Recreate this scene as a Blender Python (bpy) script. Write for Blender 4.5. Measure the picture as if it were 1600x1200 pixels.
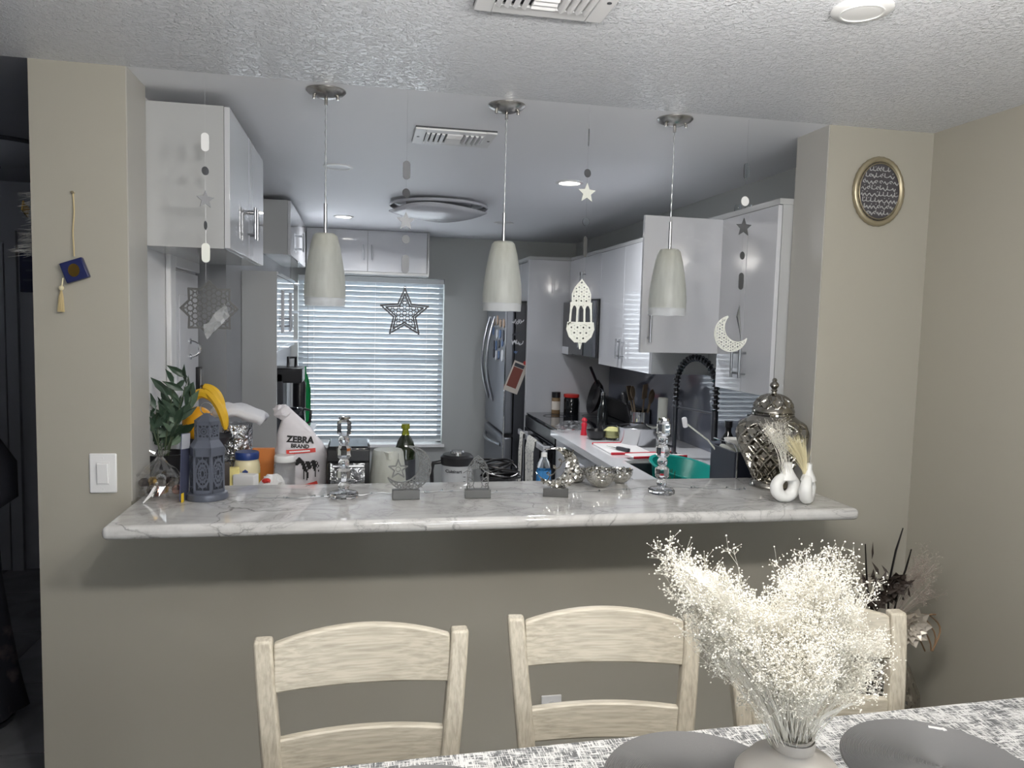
import bpy, math, random
from mathutils import Vector, Matrix, noise
random.seed(7)
for o in list(bpy.data.objects): bpy.data.objects.remove(o)
COL = bpy.context.scene.collection
PI = math.pi
S = bpy.context.scene

# ---------------------------------------------------------------- camera
RM = Matrix(((0.9811561, 0.00968116, 0.19297404), (-0.19149635, -0.0842579, 0.97787001), (0.0257265, -0.99639695, -0.08081624)))
CAM = Vector((0, -2.715, 1.66))
cd = bpy.data.cameras.new('camera'); cam = bpy.data.objects.new('camera', cd); COL.objects.link(cam)
cd.sensor_width = 36; cd.lens = 27.0; cd.clip_start = .05; cd.clip_end = 200
cr, cu, cb = RM.col[0], -RM.col[1], -RM.col[2]
cam.matrix_world = Matrix(((cr[0], cu[0], cb[0], CAM.x), (cr[1], cu[1], cb[1], CAM.y), (cr[2], cu[2], cb[2], CAM.z), (0, 0, 0, 1)))
S.camera = cam

# ---------------------------------------------------------------- world, exposure
w = bpy.data.worlds.new('world'); S.world = w; w.use_nodes = True
bg = w.node_tree.nodes['Background']; bg.inputs[0].default_value = (.88, .94, 1.0, 1); bg.inputs[1].default_value = 5.2
S.view_settings.view_transform = 'Standard'; S.view_settings.look = 'None'
S.view_settings.exposure = 0.33; S.view_settings.gamma = 1.0; S.view_settings.use_curve_mapping = False
LAMP_W = 30.0        # dining lamp globes, watts each
KITCHEN_W = 15.0      # each lit recessed kitchen light

# ---------------------------------------------------------------- helpers
def lin(c):
    return tuple(((x/255)/12.92 if x/255 <= .04045 else ((x/255+.055)/1.055)**2.4) for x in c) + (1,)
MATS = {}
def mat(name, c, rough=.5, metal=0, spec=.5, trans=0, ior=1.5, coat=0, emit=None, estr=0, alpha=1, sheen=0, sss=0):
    m = bpy.data.materials.new(name); m.use_nodes = True
    p = m.node_tree.nodes['Principled BSDF']
    p.inputs['Base Color'].default_value = lin(c); p.inputs['Roughness'].default_value = rough
    p.inputs['Metallic'].default_value = metal; p.inputs['Specular IOR Level'].default_value = spec
    p.inputs['Transmission Weight'].default_value = trans; p.inputs['IOR'].default_value = ior
    p.inputs['Coat Weight'].default_value = coat; p.inputs['Coat Roughness'].default_value = .03
    p.inputs['Alpha'].default_value = alpha
    if emit: p.inputs['Emission Color'].default_value = lin(emit); p.inputs['Emission Strength'].default_value = estr
    MATS[name] = m
    return m
def nt(m): return m.node_tree.nodes, m.node_tree.links, m.node_tree.nodes['Principled BSDF']
def bump(m, scale=60, strength=.2, dist=.002, kind='noise', detail=3, stretch=(1, 1, 1)):
    n, l, p = nt(m)
    tc = n.new('ShaderNodeTexCoord'); mp = n.new('ShaderNodeMapping'); mp.inputs['Scale'].default_value = stretch
    l.new(tc.outputs['Object'], mp.inputs[0])
    if kind == 'noise':
        t = n.new('ShaderNodeTexNoise'); t.inputs['Scale'].default_value = scale; t.inputs['Detail'].default_value = detail; out = t.outputs[0]
    else:
        t = n.new('ShaderNodeTexVoronoi'); t.inputs['Scale'].default_value = scale; out = t.outputs['Distance']
    l.new(mp.outputs[0], t.inputs[0])
    b = n.new('ShaderNodeBump'); b.inputs['Strength'].default_value = strength; b.inputs['Distance'].default_value = dist
    l.new(out, b.inputs['Height']); l.new(b.outputs[0], p.inputs['Normal'])
    return m
def ramp_color(m, fac, stops):
    n, l, p = nt(m)
    r = n.new('ShaderNodeValToRGB'); e = r.color_ramp.elements
    e[0].position, e[0].color = stops[0][0], lin(stops[0][1]); e[1].position, e[1].color = stops[1][0], lin(stops[1][1])
    for s in stops[2:]:
        x = e.new(s[0]); x.color = lin(s[1])
    l.new(fac, r.inputs[0]); l.new(r.outputs[0], p.inputs['Base Color'])
    return r
def noise_tex(m, scale, detail=4, stretch=(1, 1, 1), dist=0, rough=.5):
    n, l, p = nt(m)
    tc = n.new('ShaderNodeTexCoord'); mp = n.new('ShaderNodeMapping'); mp.inputs['Scale'].default_value = stretch
    t = n.new('ShaderNodeTexNoise'); t.inputs['Scale'].default_value = scale; t.inputs['Detail'].default_value = detail
    t.inputs['Distortion'].default_value = dist; t.inputs['Roughness'].default_value = rough
    l.new(tc.outputs['Object'], mp.inputs[0]); l.new(mp.outputs[0], t.inputs[0])
    return t.outputs[0]
def translucent(m, c, f):
    n, l, p = nt(m)
    out = n['Material Output']; t = n.new('ShaderNodeBsdfTranslucent'); t.inputs[0].default_value = lin(c)
    mx = n.new('ShaderNodeMixShader'); mx.inputs[0].default_value = f
    l.new(p.outputs[0], mx.inputs[1]); l.new(t.outputs[0], mx.inputs[2]); l.new(mx.outputs[0], out.inputs[0])
    return m
def see_through(m, f):
    n, l, p = nt(m)
    out = n['Material Output']; src = out.inputs[0].links[0].from_socket
    t = n.new('ShaderNodeBsdfTransparent'); mx = n.new('ShaderNodeMixShader'); mx.inputs[0].default_value = f
    l.new(src, mx.inputs[1]); l.new(t.outputs[0], mx.inputs[2]); l.new(mx.outputs[0], out.inputs[0])
    return m
def mosaic(m, scale, amt=.35, dark=None):
    n, l, p = nt(m)
    tc = n.new('ShaderNodeTexCoord'); v = n.new('ShaderNodeTexVoronoi'); v.inputs['Scale'].default_value = scale
    l.new(tc.outputs['Object'], v.inputs[0])
    a = n.new('ShaderNodeVectorMath'); a.operation = 'SUBTRACT'; a.inputs[1].default_value = (.5, .5, .5)
    s = n.new('ShaderNodeVectorMath'); s.operation = 'SCALE'; s.inputs['Scale'].default_value = amt
    g = n.new('ShaderNodeNewGeometry'); d = n.new('ShaderNodeVectorMath'); d.operation = 'ADD'
    e = n.new('ShaderNodeVectorMath'); e.operation = 'NORMALIZE'
    l.new(v.outputs['Color'], a.inputs[0]); l.new(a.outputs[0], s.inputs[0]); l.new(g.outputs['Normal'], d.inputs[0])
    l.new(s.outputs[0], d.inputs[1]); l.new(d.outputs[0], e.inputs[0]); l.new(e.outputs[0], p.inputs['Normal'])
    return m

class MB:
    def __init__(s): s.v = []; s.f = []
    def add(s, vs, fs):
        b = len(s.v); s.v += [tuple(x) for x in vs]; s.f += [tuple(i+b for i in f) for f in fs]; return s
    def box(s, c, d, rot=None):
        hx, hy, hz = d[0]/2, d[1]/2, d[2]/2
        vs = [Vector((x, y, z)) for x in (-hx, hx) for y in (-hy, hy) for z in (-hz, hz)]
        if rot is not None: vs = [rot @ v for v in vs]
        return s.add([v+Vector(c) for v in vs], [(0, 1, 3, 2), (4, 6, 7, 5), (0, 4, 5, 1), (2, 3, 7, 6), (0, 2, 6, 4), (1, 5, 7, 3)])
    def b6(s, x0, x1, y0, y1, z0, z1): return s.box(((x0+x1)/2, (y0+y1)/2, (z0+z1)/2), (x1-x0, y1-y0, z1-z0))
    def lathe(s, prof, n=24, c=(0, 0, 0), rot=None, cap=True, ph=0):
        c = Vector(c); vs = []; fs = []
        for r, z in prof:
            for k in range(n):
                a = 2*PI*k/n+ph; v = Vector((r*math.cos(a), r*math.sin(a), z))
                vs.append((rot @ v if rot is not None else v)+c)
        for i in range(len(prof)-1):
            for k in range(n):
                k2 = (k+1) % n; fs.append((i*n+k, i*n+k2, (i+1)*n+k2, (i+1)*n+k))
        if cap:
            fs.append(tuple(range(n-1, -1, -1))); fs.append(tuple((len(prof)-1)*n+k for k in range(n)))
        return s.add(vs, fs)
    def cyl(s, a, b, r, n=12, r2=None):
        a, b = Vector(a), Vector(b); d = b-a; q = Vector((0, 0, 1)).rotation_difference(d).to_matrix()
        return s.lathe([(r, 0), (r if r2 is None else r2, d.length)], n, a, q)
    def tube(s, pts, r, n=6, closed=False):
        pts = [Vector(p) for p in pts]; m = len(pts); vs = []; fs = []; up = Vector((.13, .27, .95)).normalized()
        for i, p in enumerate(pts):
            if closed: t = pts[(i+1) % m]-pts[i-1]
            else: t = pts[min(i+1, m-1)]-pts[max(i-1, 0)]
            t = t.normalized() if t.length > 1e-9 else Vector((0, 0, 1))
            if i == 0: u = up.cross(t); u = u if u.length > .05 else Vector((1, 0, 0)).cross(t)
            else: u = u-t*u.dot(t)
            u.normalize(); wv = t.cross(u); rr = r[i] if isinstance(r, (list, tuple)) else r
            for k in range(n):
                a = 2*PI*k/n; vs.append(p+(u*math.cos(a)+wv*math.sin(a))*rr)
        for i in range(m if closed else m-1):
            j = (i+1) % m
            for k in range(n):
                k2 = (k+1) % n; fs.append((i*n+k, i*n+k2, j*n+k2, j*n+k))
        if not closed: fs.append(tuple(range(n-1, -1, -1))); fs.append(tuple((m-1)*n+k for k in range(n)))
        return s.add(vs, fs)
    def prism(s, poly, y0, y1):           # polygon in local xz, extruded along y
        n = len(poly); vs = [(x, y0, z) for x, z in poly]+[(x, y1, z) for x, z in poly]
        fs = [tuple(range(n)), tuple(range(2*n-1, n-1, -1))]+[(i, i+n, (i+1) % n+n, (i+1) % n) for i in range(n)]
        return s.add(vs, fs)
    def prismz(s, poly, z0, z1):
        n = len(poly); vs = [(x, y, z0) for x, y in poly]+[(x, y, z1) for x, y in poly]
        fs = [tuple(range(n-1, -1, -1)), tuple(range(n, 2*n))]+[(i, (i+1) % n, (i+1) % n+n, i+n) for i in range(n)]
        return s.add(vs, fs)
    def ball(s, c, r, u=16, v=10, jit=0):
        if not isinstance(r, (tuple, list)): r = (r, r, r)
        vs = [(c[0], c[1], c[2]-r[2])]; fs = []
        for i in range(1, v):
            t = PI*i/v
            for k in range(u):
                a = 2*PI*k/u; q = 1+random.uniform(-jit, jit)
                vs.append((c[0]+r[0]*q*math.sin(t)*math.cos(a), c[1]+r[1]*q*math.sin(t)*math.sin(a), c[2]-r[2]*q*math.cos(t)))
        vs.append((c[0], c[1], c[2]+r[2])); L = len(vs)-1
        for k in range(u):
            k2 = (k+1) % u; fs.append((0, 1+k2, 1+k)); fs.append((L, 1+(v-2)*u+k, 1+(v-2)*u+k2))
            for i in range(v-2): fs.append((1+i*u+k, 1+i*u+k2, 1+(i+1)*u+k2, 1+(i+1)*u+k))
        return s.add(vs, fs)
    def octa(s, c, r):
        x, y, z = c
        return s.add([(x+r, y, z), (x-r, y, z), (x, y+r, z), (x, y-r, z), (x, y, z+r), (x, y, z-r)],
                     [(0, 2, 4), (2, 1, 4), (1, 3, 4), (3, 0, 4), (2, 0, 5), (1, 2, 5), (3, 1, 5), (0, 3, 5)])
    def bar(s, p, q, wd, th):             # flat bar in xz plane
        s.nb = getattr(s, 'nb', 0)+1; th += (s.nb*7 % 23)*.00006
        p, q = Vector((p[0], 0, p[1])), Vector((q[0], 0, q[1])); d = q-p
        if d.length < 1e-6: return s
        d.normalize(); n = Vector((d.z, 0, -d.x))*wd/2; e = d*wd*.35; y = Vector((0, th/2, 0))
        vs = [p-e-n-y, p-e+n-y, q+e+n-y, q+e-n-y, p-e-n+y, p-e+n+y, q+e+n+y, q+e-n+y]
        return s.add(vs, [(0, 1, 2, 3), (7, 6, 5, 4), (0, 4, 5, 1), (1, 5, 6, 2), (2, 6, 7, 3), (3, 7, 4, 0)])
    def poly(s, pts, wd, th, closed=True):
        for i in range(len(pts) if closed else len(pts)-1): s.bar(pts[i], pts[(i+1) % len(pts)], wd, th)
        return s
    def ring(s, c, r, wd, th, n=14): return s.poly([(c[0]+r*math.cos(2*PI*k/n), c[1]+r*math.sin(2*PI*k/n)) for k in range(n)], wd, th)
    def xf(s, M): s.v = [tuple(M @ Vector(v)) for v in s.v]; return s
    def warp(s, fn): s.v = [tuple(fn(Vector(v))) for v in s.v]; return s
    def build(s, name, m, parent=None, smooth=0, bevel=0, loc=None, rot=None, seg=2, sub=0):
        me = bpy.data.meshes.new(name); me.from_pydata(s.v, [], s.f); me.update()
        me.materials.append(MATS[m] if isinstance(m, str) else m)
        if smooth:
            me.polygons.foreach_set('use_smooth', [True]*len(me.polygons)); me.set_sharp_from_angle(angle=math.radians(smooth))
        o = bpy.data.objects.new(name, me); COL.objects.link(o)
        if loc is not None: o.location = loc
        if rot is not None: o.rotation_euler = rot
        if parent: o.parent = parent
        if bevel:
            b = o.modifiers.new('bevel', 'BEVEL'); b.width = bevel; b.segments = seg; b.limit_method = 'ANGLE'; b.angle_limit = math.radians(40)
            if not smooth: me.polygons.foreach_set('use_smooth', [True]*len(me.polygons)); me.set_sharp_from_angle(angle=math.radians(50))
        if sub:
            b = o.modifiers.new('sub', 'SUBSURF'); b.levels = sub; b.render_levels = sub
        return o
def tag(o, label, cat, group=None):
    o['label'] = label; o['category'] = cat
    if group: o['group'] = group
    return o
def thing(name, label, cat, loc=(0, 0, 0), rotz=0, group=None):
    o = bpy.data.objects.new(name, None); COL.objects.link(o); o.location = loc; o.rotation_euler = (0, 0, rotz); o.empty_display_size = .05
    return tag(o, label, cat, group)
def struct(o): o['kind'] = 'structure'; return o
def dup(root, loc=None, rotz=None, label=None):
    r = root.copy(); COL.objects.link(r)
    if loc is not None: r.location = loc
    if rotz is not None: r.rotation_euler = (0, 0, rotz)
    if label: r['label'] = label
    for ch in list(root.children):
        c = ch.copy(); COL.objects.link(c); c.parent = r
        for g in ch.children:
            d = g.copy(); COL.objects.link(d); d.parent = c
    return r
def at(px, py, x=None, y=None, z=None):    # real point seen at a pixel of the 1600x1200 frame, on a plane of known depth or height
    r = RM @ Vector(((px-800)/1200, (py-600)/1200, 1))
    t = (y-CAM.y)/r.y if y is not None else (z-CAM.z)/r.z if z is not None else (x-CAM.x)/r.x
    return CAM+r*t
def inside(poly, x, y):
    c = False; n = len(poly); j = n-1
    for i in range(n):
        if (poly[i][1] > y) != (poly[j][1] > y) and x < (poly[j][0]-poly[i][0])*(y-poly[i][1])/(poly[j][1]-poly[i][1])+poly[i][0]: c = not c
        j = i
    return c
def lattice(mb, test, x0, x1, z0, z1, cell, wd, th, rot=0):
    nx = int((x1-x0)/cell)+2; nz = int((z1-z0)/(cell*.866))+2; cx, cz = (x0+x1)/2, (z0+z1)/2
    def seg(a, b):
        if test(*a) and test(*b): mb.bar(a, b, wd, th)
    for i in range(-nx, nx+1):
        for j in range(-nz, nz+1):
            x = cx+(i+(j % 2)*.5)*cell; z = cz+j*cell*.866
            if not (x0-cell < x < x1+cell and z0-cell < z < z1+cell): continue
            P = [(x+cell*.36*math.cos(PI/3*k+PI/6+rot), z+cell*.36*math.sin(PI/3*k+PI/6+rot)) for k in range(6)]
            for k in range(6):
                seg(P[k], P[(k+1) % 6])
                mid = ((P[k][0]+P[(k+1) % 6][0])/2, (P[k][1]+P[(k+1) % 6][1])/2)
                o = (x+cell*.5*math.cos(PI/3*(k+1)+rot), z+cell*.5*math.sin(PI/3*(k+1)+rot)); seg(mid, o)
    return mb
def star_pts(R, r, n=5, ph=PI/2): return [((R if k % 2 == 0 else r)*math.cos(ph+PI*k/n), (R if k % 2 == 0 else r)*math.sin(ph+PI*k/n)) for k in range(2*n)]
def text_mesh(body, size, name, m, parent, M, ext=.0006, align='CENTER', warp=None, sx=1, fat=0):
    cu_ = bpy.data.curves.new('lettering', 'FONT'); cu_.body = body; cu_.size = size; cu_.extrude = ext; cu_.align_x = align; cu_.resolution_u = 3; cu_.offset = fat
    t = bpy.data.objects.new('lettering', cu_); COL.objects.link(t)
    dg = bpy.context.evaluated_depsgraph_get(); me = bpy.data.meshes.new_from_object(t.evaluated_get(dg))
    bpy.data.objects.remove(t)
    for v in me.vertices:
        c = Vector((v.co.x*sx, v.co.y, v.co.z)); c = M @ c; v.co = warp(c) if warp else c
    me.materials.clear(); me.materials.append(MATS[m]); me.name = name
    o = bpy.data.objects.new(name, me); COL.objects.link(o); o.parent = parent
    return o
FACE = Matrix(((1, 0, 0, 0), (0, 0, -1, 0), (0, 1, 0, 0), (0, 0, 0, 1)))     # text plane facing -y

# ---------------------------------------------------------------- materials
bump(mat('beige_paint', (168, 164, 152), .42), 260, .06, .001)
bump(mat('kitchen_paint', (168, 171, 170), .5), 200, .05, .001)
bump(mat('jamb_paint', (176, 174, 168), .45), 200, .05, .001)
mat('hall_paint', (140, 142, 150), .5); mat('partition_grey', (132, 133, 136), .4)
m = mat('popcorn', (240, 242, 247), .2)
n, l, p = nt(m)
tc = n.new('ShaderNodeTexCoord'); v1 = n.new('ShaderNodeTexNoise'); v1.inputs['Scale'].default_value = 78; v1.inputs['Detail'].default_value = 4; v1.inputs['Roughness'].default_value = .62; v1.inputs['Distortion'].default_value = .6
r1 = n.new('ShaderNodeValToRGB'); r1.color_ramp.elements[0].position = .46; r1.color_ramp.elements[1].position = .68
b1 = n.new('ShaderNodeBump'); b1.inputs['Strength'].default_value = .65; b1.inputs['Distance'].default_value = .016
l.new(tc.outputs['Object'], v1.inputs[0]); l.new(v1.outputs[0], r1.inputs[0]); l.new(r1.outputs[0], b1.inputs['Height']); l.new(b1.outputs[0], p.inputs['Normal'])
mat('smooth_ceiling', (236, 237, 241), .5)
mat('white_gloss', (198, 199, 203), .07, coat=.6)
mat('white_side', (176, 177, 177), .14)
mat('white_trim', (225, 225, 226), .35)
mat('white_plastic', (232, 232, 232), .3)
mat('steel', (170, 172, 176), .28, metal=1)
mat('chrome', (215, 216, 218), .08, metal=1)
mat('pot_steel', (186, 187, 190), .2, metal=1)
mat('nickel', (178, 176, 172), .25, metal=1)
mat('dark_steel', (96, 98, 104), .33, metal=1)
mat('fridge_steel', (128, 131, 138), .38, metal=.7)
mat('charcoal', (52, 54, 60), .4)
mat('black_plastic', (28, 28, 31), .3)
mat('black_gloss', (24, 26, 32), .06, coat=.5); mat('navy_plastic', (30, 35, 48), .45)
mat('backsplash', (104, 108, 120), .07, coat=.4)
mat('door_white', (205, 206, 210), .25)
m = mat('quartz', (222, 220, 216), .07, coat=.5)
f0 = noise_tex(m, 4.5, 9, (1, 1.7, 1), dist=.7, rough=.62); n, l, p = nt(m)
a = n.new('ShaderNodeMath'); a.operation = 'SUBTRACT'; a.inputs[1].default_value = .5; l.new(f0, a.inputs[0])
b = n.new('ShaderNodeMath'); b.operation = 'ABSOLUTE'; l.new(a.outputs[0], b.inputs[0])
rq = ramp_color(m, b.outputs[0], [(0, (168, 167, 166)), (.010, (196, 195, 193)), (.1, (209, 208, 206))])
tq = n.new('ShaderNodeTexCoord'); nq = n.new('ShaderNodeTexNoise'); nq.inputs['Scale'].default_value = 5; nq.inputs['Detail'].default_value = 5
l.new(tq.outputs['Object'], nq.inputs[0]); aq = n.new('ShaderNodeVectorMath'); aq.operation = 'MULTIPLY_ADD'; aq.inputs[1].default_value = (.22, .22, .22)
l.new(nq.outputs['Color'], aq.inputs[0]); l.new(tq.outputs['Object'], aq.inputs[2])
vq = n.new('ShaderNodeTexVoronoi'); vq.feature = 'DISTANCE_TO_EDGE'; vq.inputs['Scale'].default_value = 5.5; l.new(aq.outputs[0], vq.inputs[0])
c1 = n.new('ShaderNodeMapRange'); c1.inputs[1].default_value = 0; c1.inputs[2].default_value = .022; c1.inputs[3].default_value = 1; c1.inputs[4].default_value = 0; l.new(vq.outputs['Distance'], c1.inputs[0])
n2 = n.new('ShaderNodeTexNoise'); n2.inputs['Scale'].default_value = 4; l.new(tq.outputs['Object'], n2.inputs[0])
c2 = n.new('ShaderNodeMapRange'); c2.inputs[1].default_value = .48; c2.inputs[2].default_value = .62; l.new(n2.outputs[0], c2.inputs[0])
mm_ = n.new('ShaderNodeMath'); mm_.operation = 'MULTIPLY'; l.new(c1.outputs[0], mm_.inputs[0]); l.new(c2.outputs[0], mm_.inputs[1])
mq = n.new('ShaderNodeMixRGB'); mq.inputs[2].default_value = lin((128, 127, 126)); l.new(mm_.outputs[0], mq.inputs[0]); l.new(rq.outputs[0], mq.inputs[1]); l.new(mq.outputs[0], p.inputs['Base Color'])
m = mat('white_counter', (215, 215, 217), .12, coat=.3)
m = mat('whitewashed_wood', (200, 188, 168), .45)
r = ramp_color(m, noise_tex(m, 60, 5, (.16, 3, 3), .3), [(.3, (154, 147, 132)), (.62, (184, 177, 161))])
m = mat('whitewashed_post', (200, 188, 168), .45)
r = ramp_color(m, noise_tex(m, 60, 5, (3, 3, .16), .3), [(.3, (156, 148, 133)), (.62, (184, 177, 161))])
mat('seat_fabric', (190, 180, 165), .8)
m = mat('woven_cloth', (200, 200, 200), .85)
n, l, p = nt(m)
fa = noise_tex(m, 48, 2, (9, .9, 1), .0); fb = noise_tex(m, 48, 2, (.9, 9, 1), .0); fc = noise_tex(m, 22, 2)
mx = n.new('ShaderNodeMath'); mx.operation = 'MAXIMUM'; l.new(fa, mx.inputs[0]); l.new(fb, mx.inputs[1])
md = n.new('ShaderNodeMath'); md.operation = 'MULTIPLY_ADD'; md.inputs[1].default_value = .35; l.new(fc, md.inputs[0]); l.new(mx.outputs[0], md.inputs[2])
ramp_color(m, md.outputs[0], [(.67, (92, 93, 95)), (.77, (206, 206, 205))])
bump(mat('placemat_weave', (106, 106, 106), .6), 900, .5, .001)
mat('stoneware', (176, 172, 166), .55)
translucent(mat('blossom', (250, 248, 242), .7), (250, 247, 238), .35)
mat('dry_stem', (214, 204, 180), .7)
translucent(mat('white_leaf', (243, 241, 235), .5), (240, 238, 230), .3)
mat('crystal', (255, 255, 255), .0, trans=1, ior=1.52)
mat('clear_plastic', (235, 240, 242), .06, trans=1, ior=1.3)
mosaic(mat('mosaic_silver', (200, 198, 192), .12, metal=1), 150, .9)
mosaic(mat('mosaic_floor', (165, 160, 152), .18, metal=1), 90, .9)
mat('jar_silver', (160, 156, 148), .12, metal=1)
mat('ceramic_white', (236, 236, 234), .32)
mat('laser_grey', (100, 100, 99), .4, metal=.5)
mat('laser_black', (44, 45, 52), .5)
mat('laser_white', (214, 216, 208), .5)
mat('foil_silver', (186, 188, 192), .16, metal=1)
mat('silver_card', (98, 100, 104), .38, metal=.5)
mat('lantern_grey', (96, 101, 113), .4, metal=.3)
mat('lantern_dark', (48, 52, 62), .6)
m = mat('frosted_glass', (220, 222, 218), .35); f0 = noise_tex(m, 22, 3, (3, 3, .5)); ramp_color(m, f0, [(.3, (196, 198, 193)), (.7, (222, 224, 220))]); translucent(m, (224, 226, 222), .5); see_through(m, .26)
m = mat('frosted_clear', (226, 228, 230), .3); translucent(m, (225, 228, 232), .4); see_through(m, .45)
mat('clear_cord', (170, 172, 176), .3, metal=.6)
mat('cream', (226, 216, 178), .5)
translucent(mat('slat_white', (196, 203, 208), .4), (200, 212, 222), .08)
mat('blind_rail', (220, 224, 226), .4)
mat('glass_pane', (255, 255, 255), 0, trans=1, ior=1.05)
mat('lit_lens', (255, 255, 255), .4, emit=(255, 250, 240), estr=14)
mat('globe_glass', (255, 255, 255), .4, emit=(255, 246, 232), estr=7)
mat('dull_lens', (215, 216, 220), .4)
mat('acrylic_shade', (196, 197, 203), .2)
mat('leaf_green', (52, 72, 56), .4); mat('leaf_pale', (92, 112, 92), .45); mat('stem_green', (70, 84, 60), .6)
mat('banana', (222, 176, 42), .45); mat('mango', (228, 164, 30), .4); mat('banana_tip', (70, 58, 36), .7)
mat('orange_pack', (206, 124, 58), .5); mat('paper_yellow', (226, 212, 140), .7); mat('paper_white', (226, 226, 226), .7)
bump(mat('foil', (200, 202, 205), .22, metal=1), 45, .9, .02)
bump(mat('towel_white', (222, 222, 226), .9), 200, .4, .003)
mat('mayo', (226, 216, 178), .35); mat('blue_lid', (34, 58, 120), .35); mat('label_yellow', (232, 196, 40), .5); mat('label_blue', (60, 130, 190), .4)
m = mat('rice_sack', (222, 218, 222), .55); bump(m, 18, .35, .01)
mat('print_black', (26, 24, 26), .6); mat('print_red', (206, 62, 54), .6); mat('print_white', (235, 235, 235), .6)
mat('red_plastic', (190, 34, 52), .35); mat('red_lid', (190, 50, 44), .4)
mat('teal_plastic', (22, 150, 140), .3); mat('board_white', (226, 224, 222), .4)
mat('green_glass', (24, 160, 84), .1, trans=.5); mat('oil_dark', (30, 38, 22), .08, coat=.5); mat('oil_neck', (122, 128, 36), .15)
mat('bottle_dark', (22, 24, 26), .06, coat=.5)
mat('spice_brown', (120, 96, 66), .6); mat('wood_spoon', (92, 78, 62), .6); mat('lemon', (226, 218, 150), .4)
m = mat('tea_towel', (186, 184, 178), .9); n, l, p = nt(m)
tc = n.new('ShaderNodeTexCoord'); v1 = n.new('ShaderNodeTexVoronoi'); v1.inputs['Scale'].default_value = 45; l.new(tc.outputs['Object'], v1.inputs[0])
ramp_color(m, v1.outputs['Distance'], [(.25, (150, 150, 148)), (.45, (206, 204, 196))])
m = mat('cellophane', (236, 238, 240), .05); n, l, p = nt(m); gl = n.new('ShaderNodeBsdfGlossy'); gl.inputs['Roughness'].default_value = .06; l.new(gl.outputs[0], n['Material Output'].inputs[0]); see_through(m, .74)
mat('rose_gold', (206, 156, 140), .2, metal=1); mat('gold', (196, 160, 88), .22, metal=1); mat('dark_gift', (62, 54, 50), .4)
mat('card_blue', (78, 82, 104), .2); mat('card_white', (190, 193, 202), .2)
mat('plaque_dark', (74, 72, 76), .35); mat('plaque_ink', (176, 176, 176), .4); mat('brass', (170, 160, 136), .35, metal=.7)
mat('charm_blue', (30, 38, 84), .35); mat('tan_cord', (196, 178, 136), .8)
mat('feather', (206, 204, 200), .9); mat('sign_navy', (30, 38, 74), .5); mat('robe_black', (24, 25, 34), .85)
m = mat('robe_print', (30, 30, 40), .85); ramp_color(m, noise_tex(m, 14, 3), [(.5, (22, 23, 32)), (.66, (70, 60, 62))])
m = mat('hall_tile', (120, 122, 126), .18); ramp_color(m, noise_tex(m, 3, 5, dist=1), [(.35, (112, 113, 116)), (.7, (142, 143, 146))])
mat('grout', (60, 60, 62), .8)
mat('dark_petal', (58, 48, 42), .6); mat('champagne', (196, 188, 176), .3, metal=.15); mat('pink_dry', (160, 149, 139), .8); mat('ribbon_brown', (140, 112, 84), .5); mat('twig_black', (22, 20, 20), .3)
mat('magnet_tan', (186, 160, 136), .5); mat('magnet_blue', (84, 110, 150), .5); mat('magnet_dark', (50, 52, 62), .5); mat('magnet_white', (214, 216, 220), .5)
mat('flyer_photo', (120, 58, 46), .5); mat('flyer_cream', (204, 196, 186), .6)

# ================================================================ THE SETTING
CH = 2.44
floor = struct(MB().b6(-3.4, 2.3, -5, 5, -.1, -.004).build('floor', 'grout'))
tile_mesh = None
for i in range(9):
    for j in range(13):
        x, y = -3.1+i*.605, -3.6+j*.605
        if tile_mesh is None:
            t = MB().box((0, 0, 0), (.6, .6, .008)).build('tile', 'hall_tile', floor, bevel=.002, seg=1); tile_mesh = t.data; t.location = (x, y, -.004)
        else:
            t = bpy.data.objects.new('tile', tile_mesh); COL.objects.link(t); t.parent = floor; t.location = (x, y, -.004)
struct(MB().b6(-3.4, 2.3, -5, 0, CH, CH+.1).build('ceiling', 'popcorn'))
struct(MB().b6(-1.03, 2.3, 0, 4.9, CH, CH+.1).build('ceiling_kitchen', 'smooth_ceiling'))
struct(MB().b6(-3.4, -1.03, 0, 4.9, CH, CH+.1).build('ceiling_hall', 'hall_paint'))
struct(MB().b6(-1.03, -.748, 0, .22, 0, CH).build('wall_left', 'beige_paint'))
struct(MB().b6(-.748, 1.748, 0, .22, 0, .9875).build('wall_center', 'beige_paint'))
struct(MB().b6(1.748, 2.2, 0, .22, 0, CH).build('wall_right', 'beige_paint'))
struct(MB().b6(2.2, 2.3, -5, .22, 0, CH).build('wall_side', 'beige_paint'))
RX0, RX1, RZ0, RZ1 = .2, 1.5, .1, 2.1
struct(MB().b6(-3.4, RX0, -5.1, -5, 0, CH).b6(RX1, 2.3, -5.1, -5, 0, CH).b6(RX0, RX1, -5.1, -5, 0, RZ0).b6(RX0, RX1, -5.1, -5, RZ1, CH).build('wall_rear', 'beige_paint'))
rw = struct(MB().b6(RX0, RX0+.05, -5.08, -5.02, RZ0, RZ1).b6(RX1-.05, RX1, -5.08, -5.02, RZ0, RZ1).b6(RX0, RX1, -5.08, -5.02, RZ0, RZ0+.05).b6(RX0, RX1, -5.08, -5.02, RZ1-.05, RZ1).b6(.82, .88, -5.08, -5.02, RZ0, RZ1).build('added_fill_window', 'white_trim'))  # unseen rear window, added to bring fill daylight onto dining ceiling and walls
for a_, b_ in ((RX0+.05, .82), (.88, RX1-.05)): MB().b6(a_, b_, -5.052, -5.048, RZ0+.05, RZ1-.05).build('pane', 'glass_pane', rw)
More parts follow.
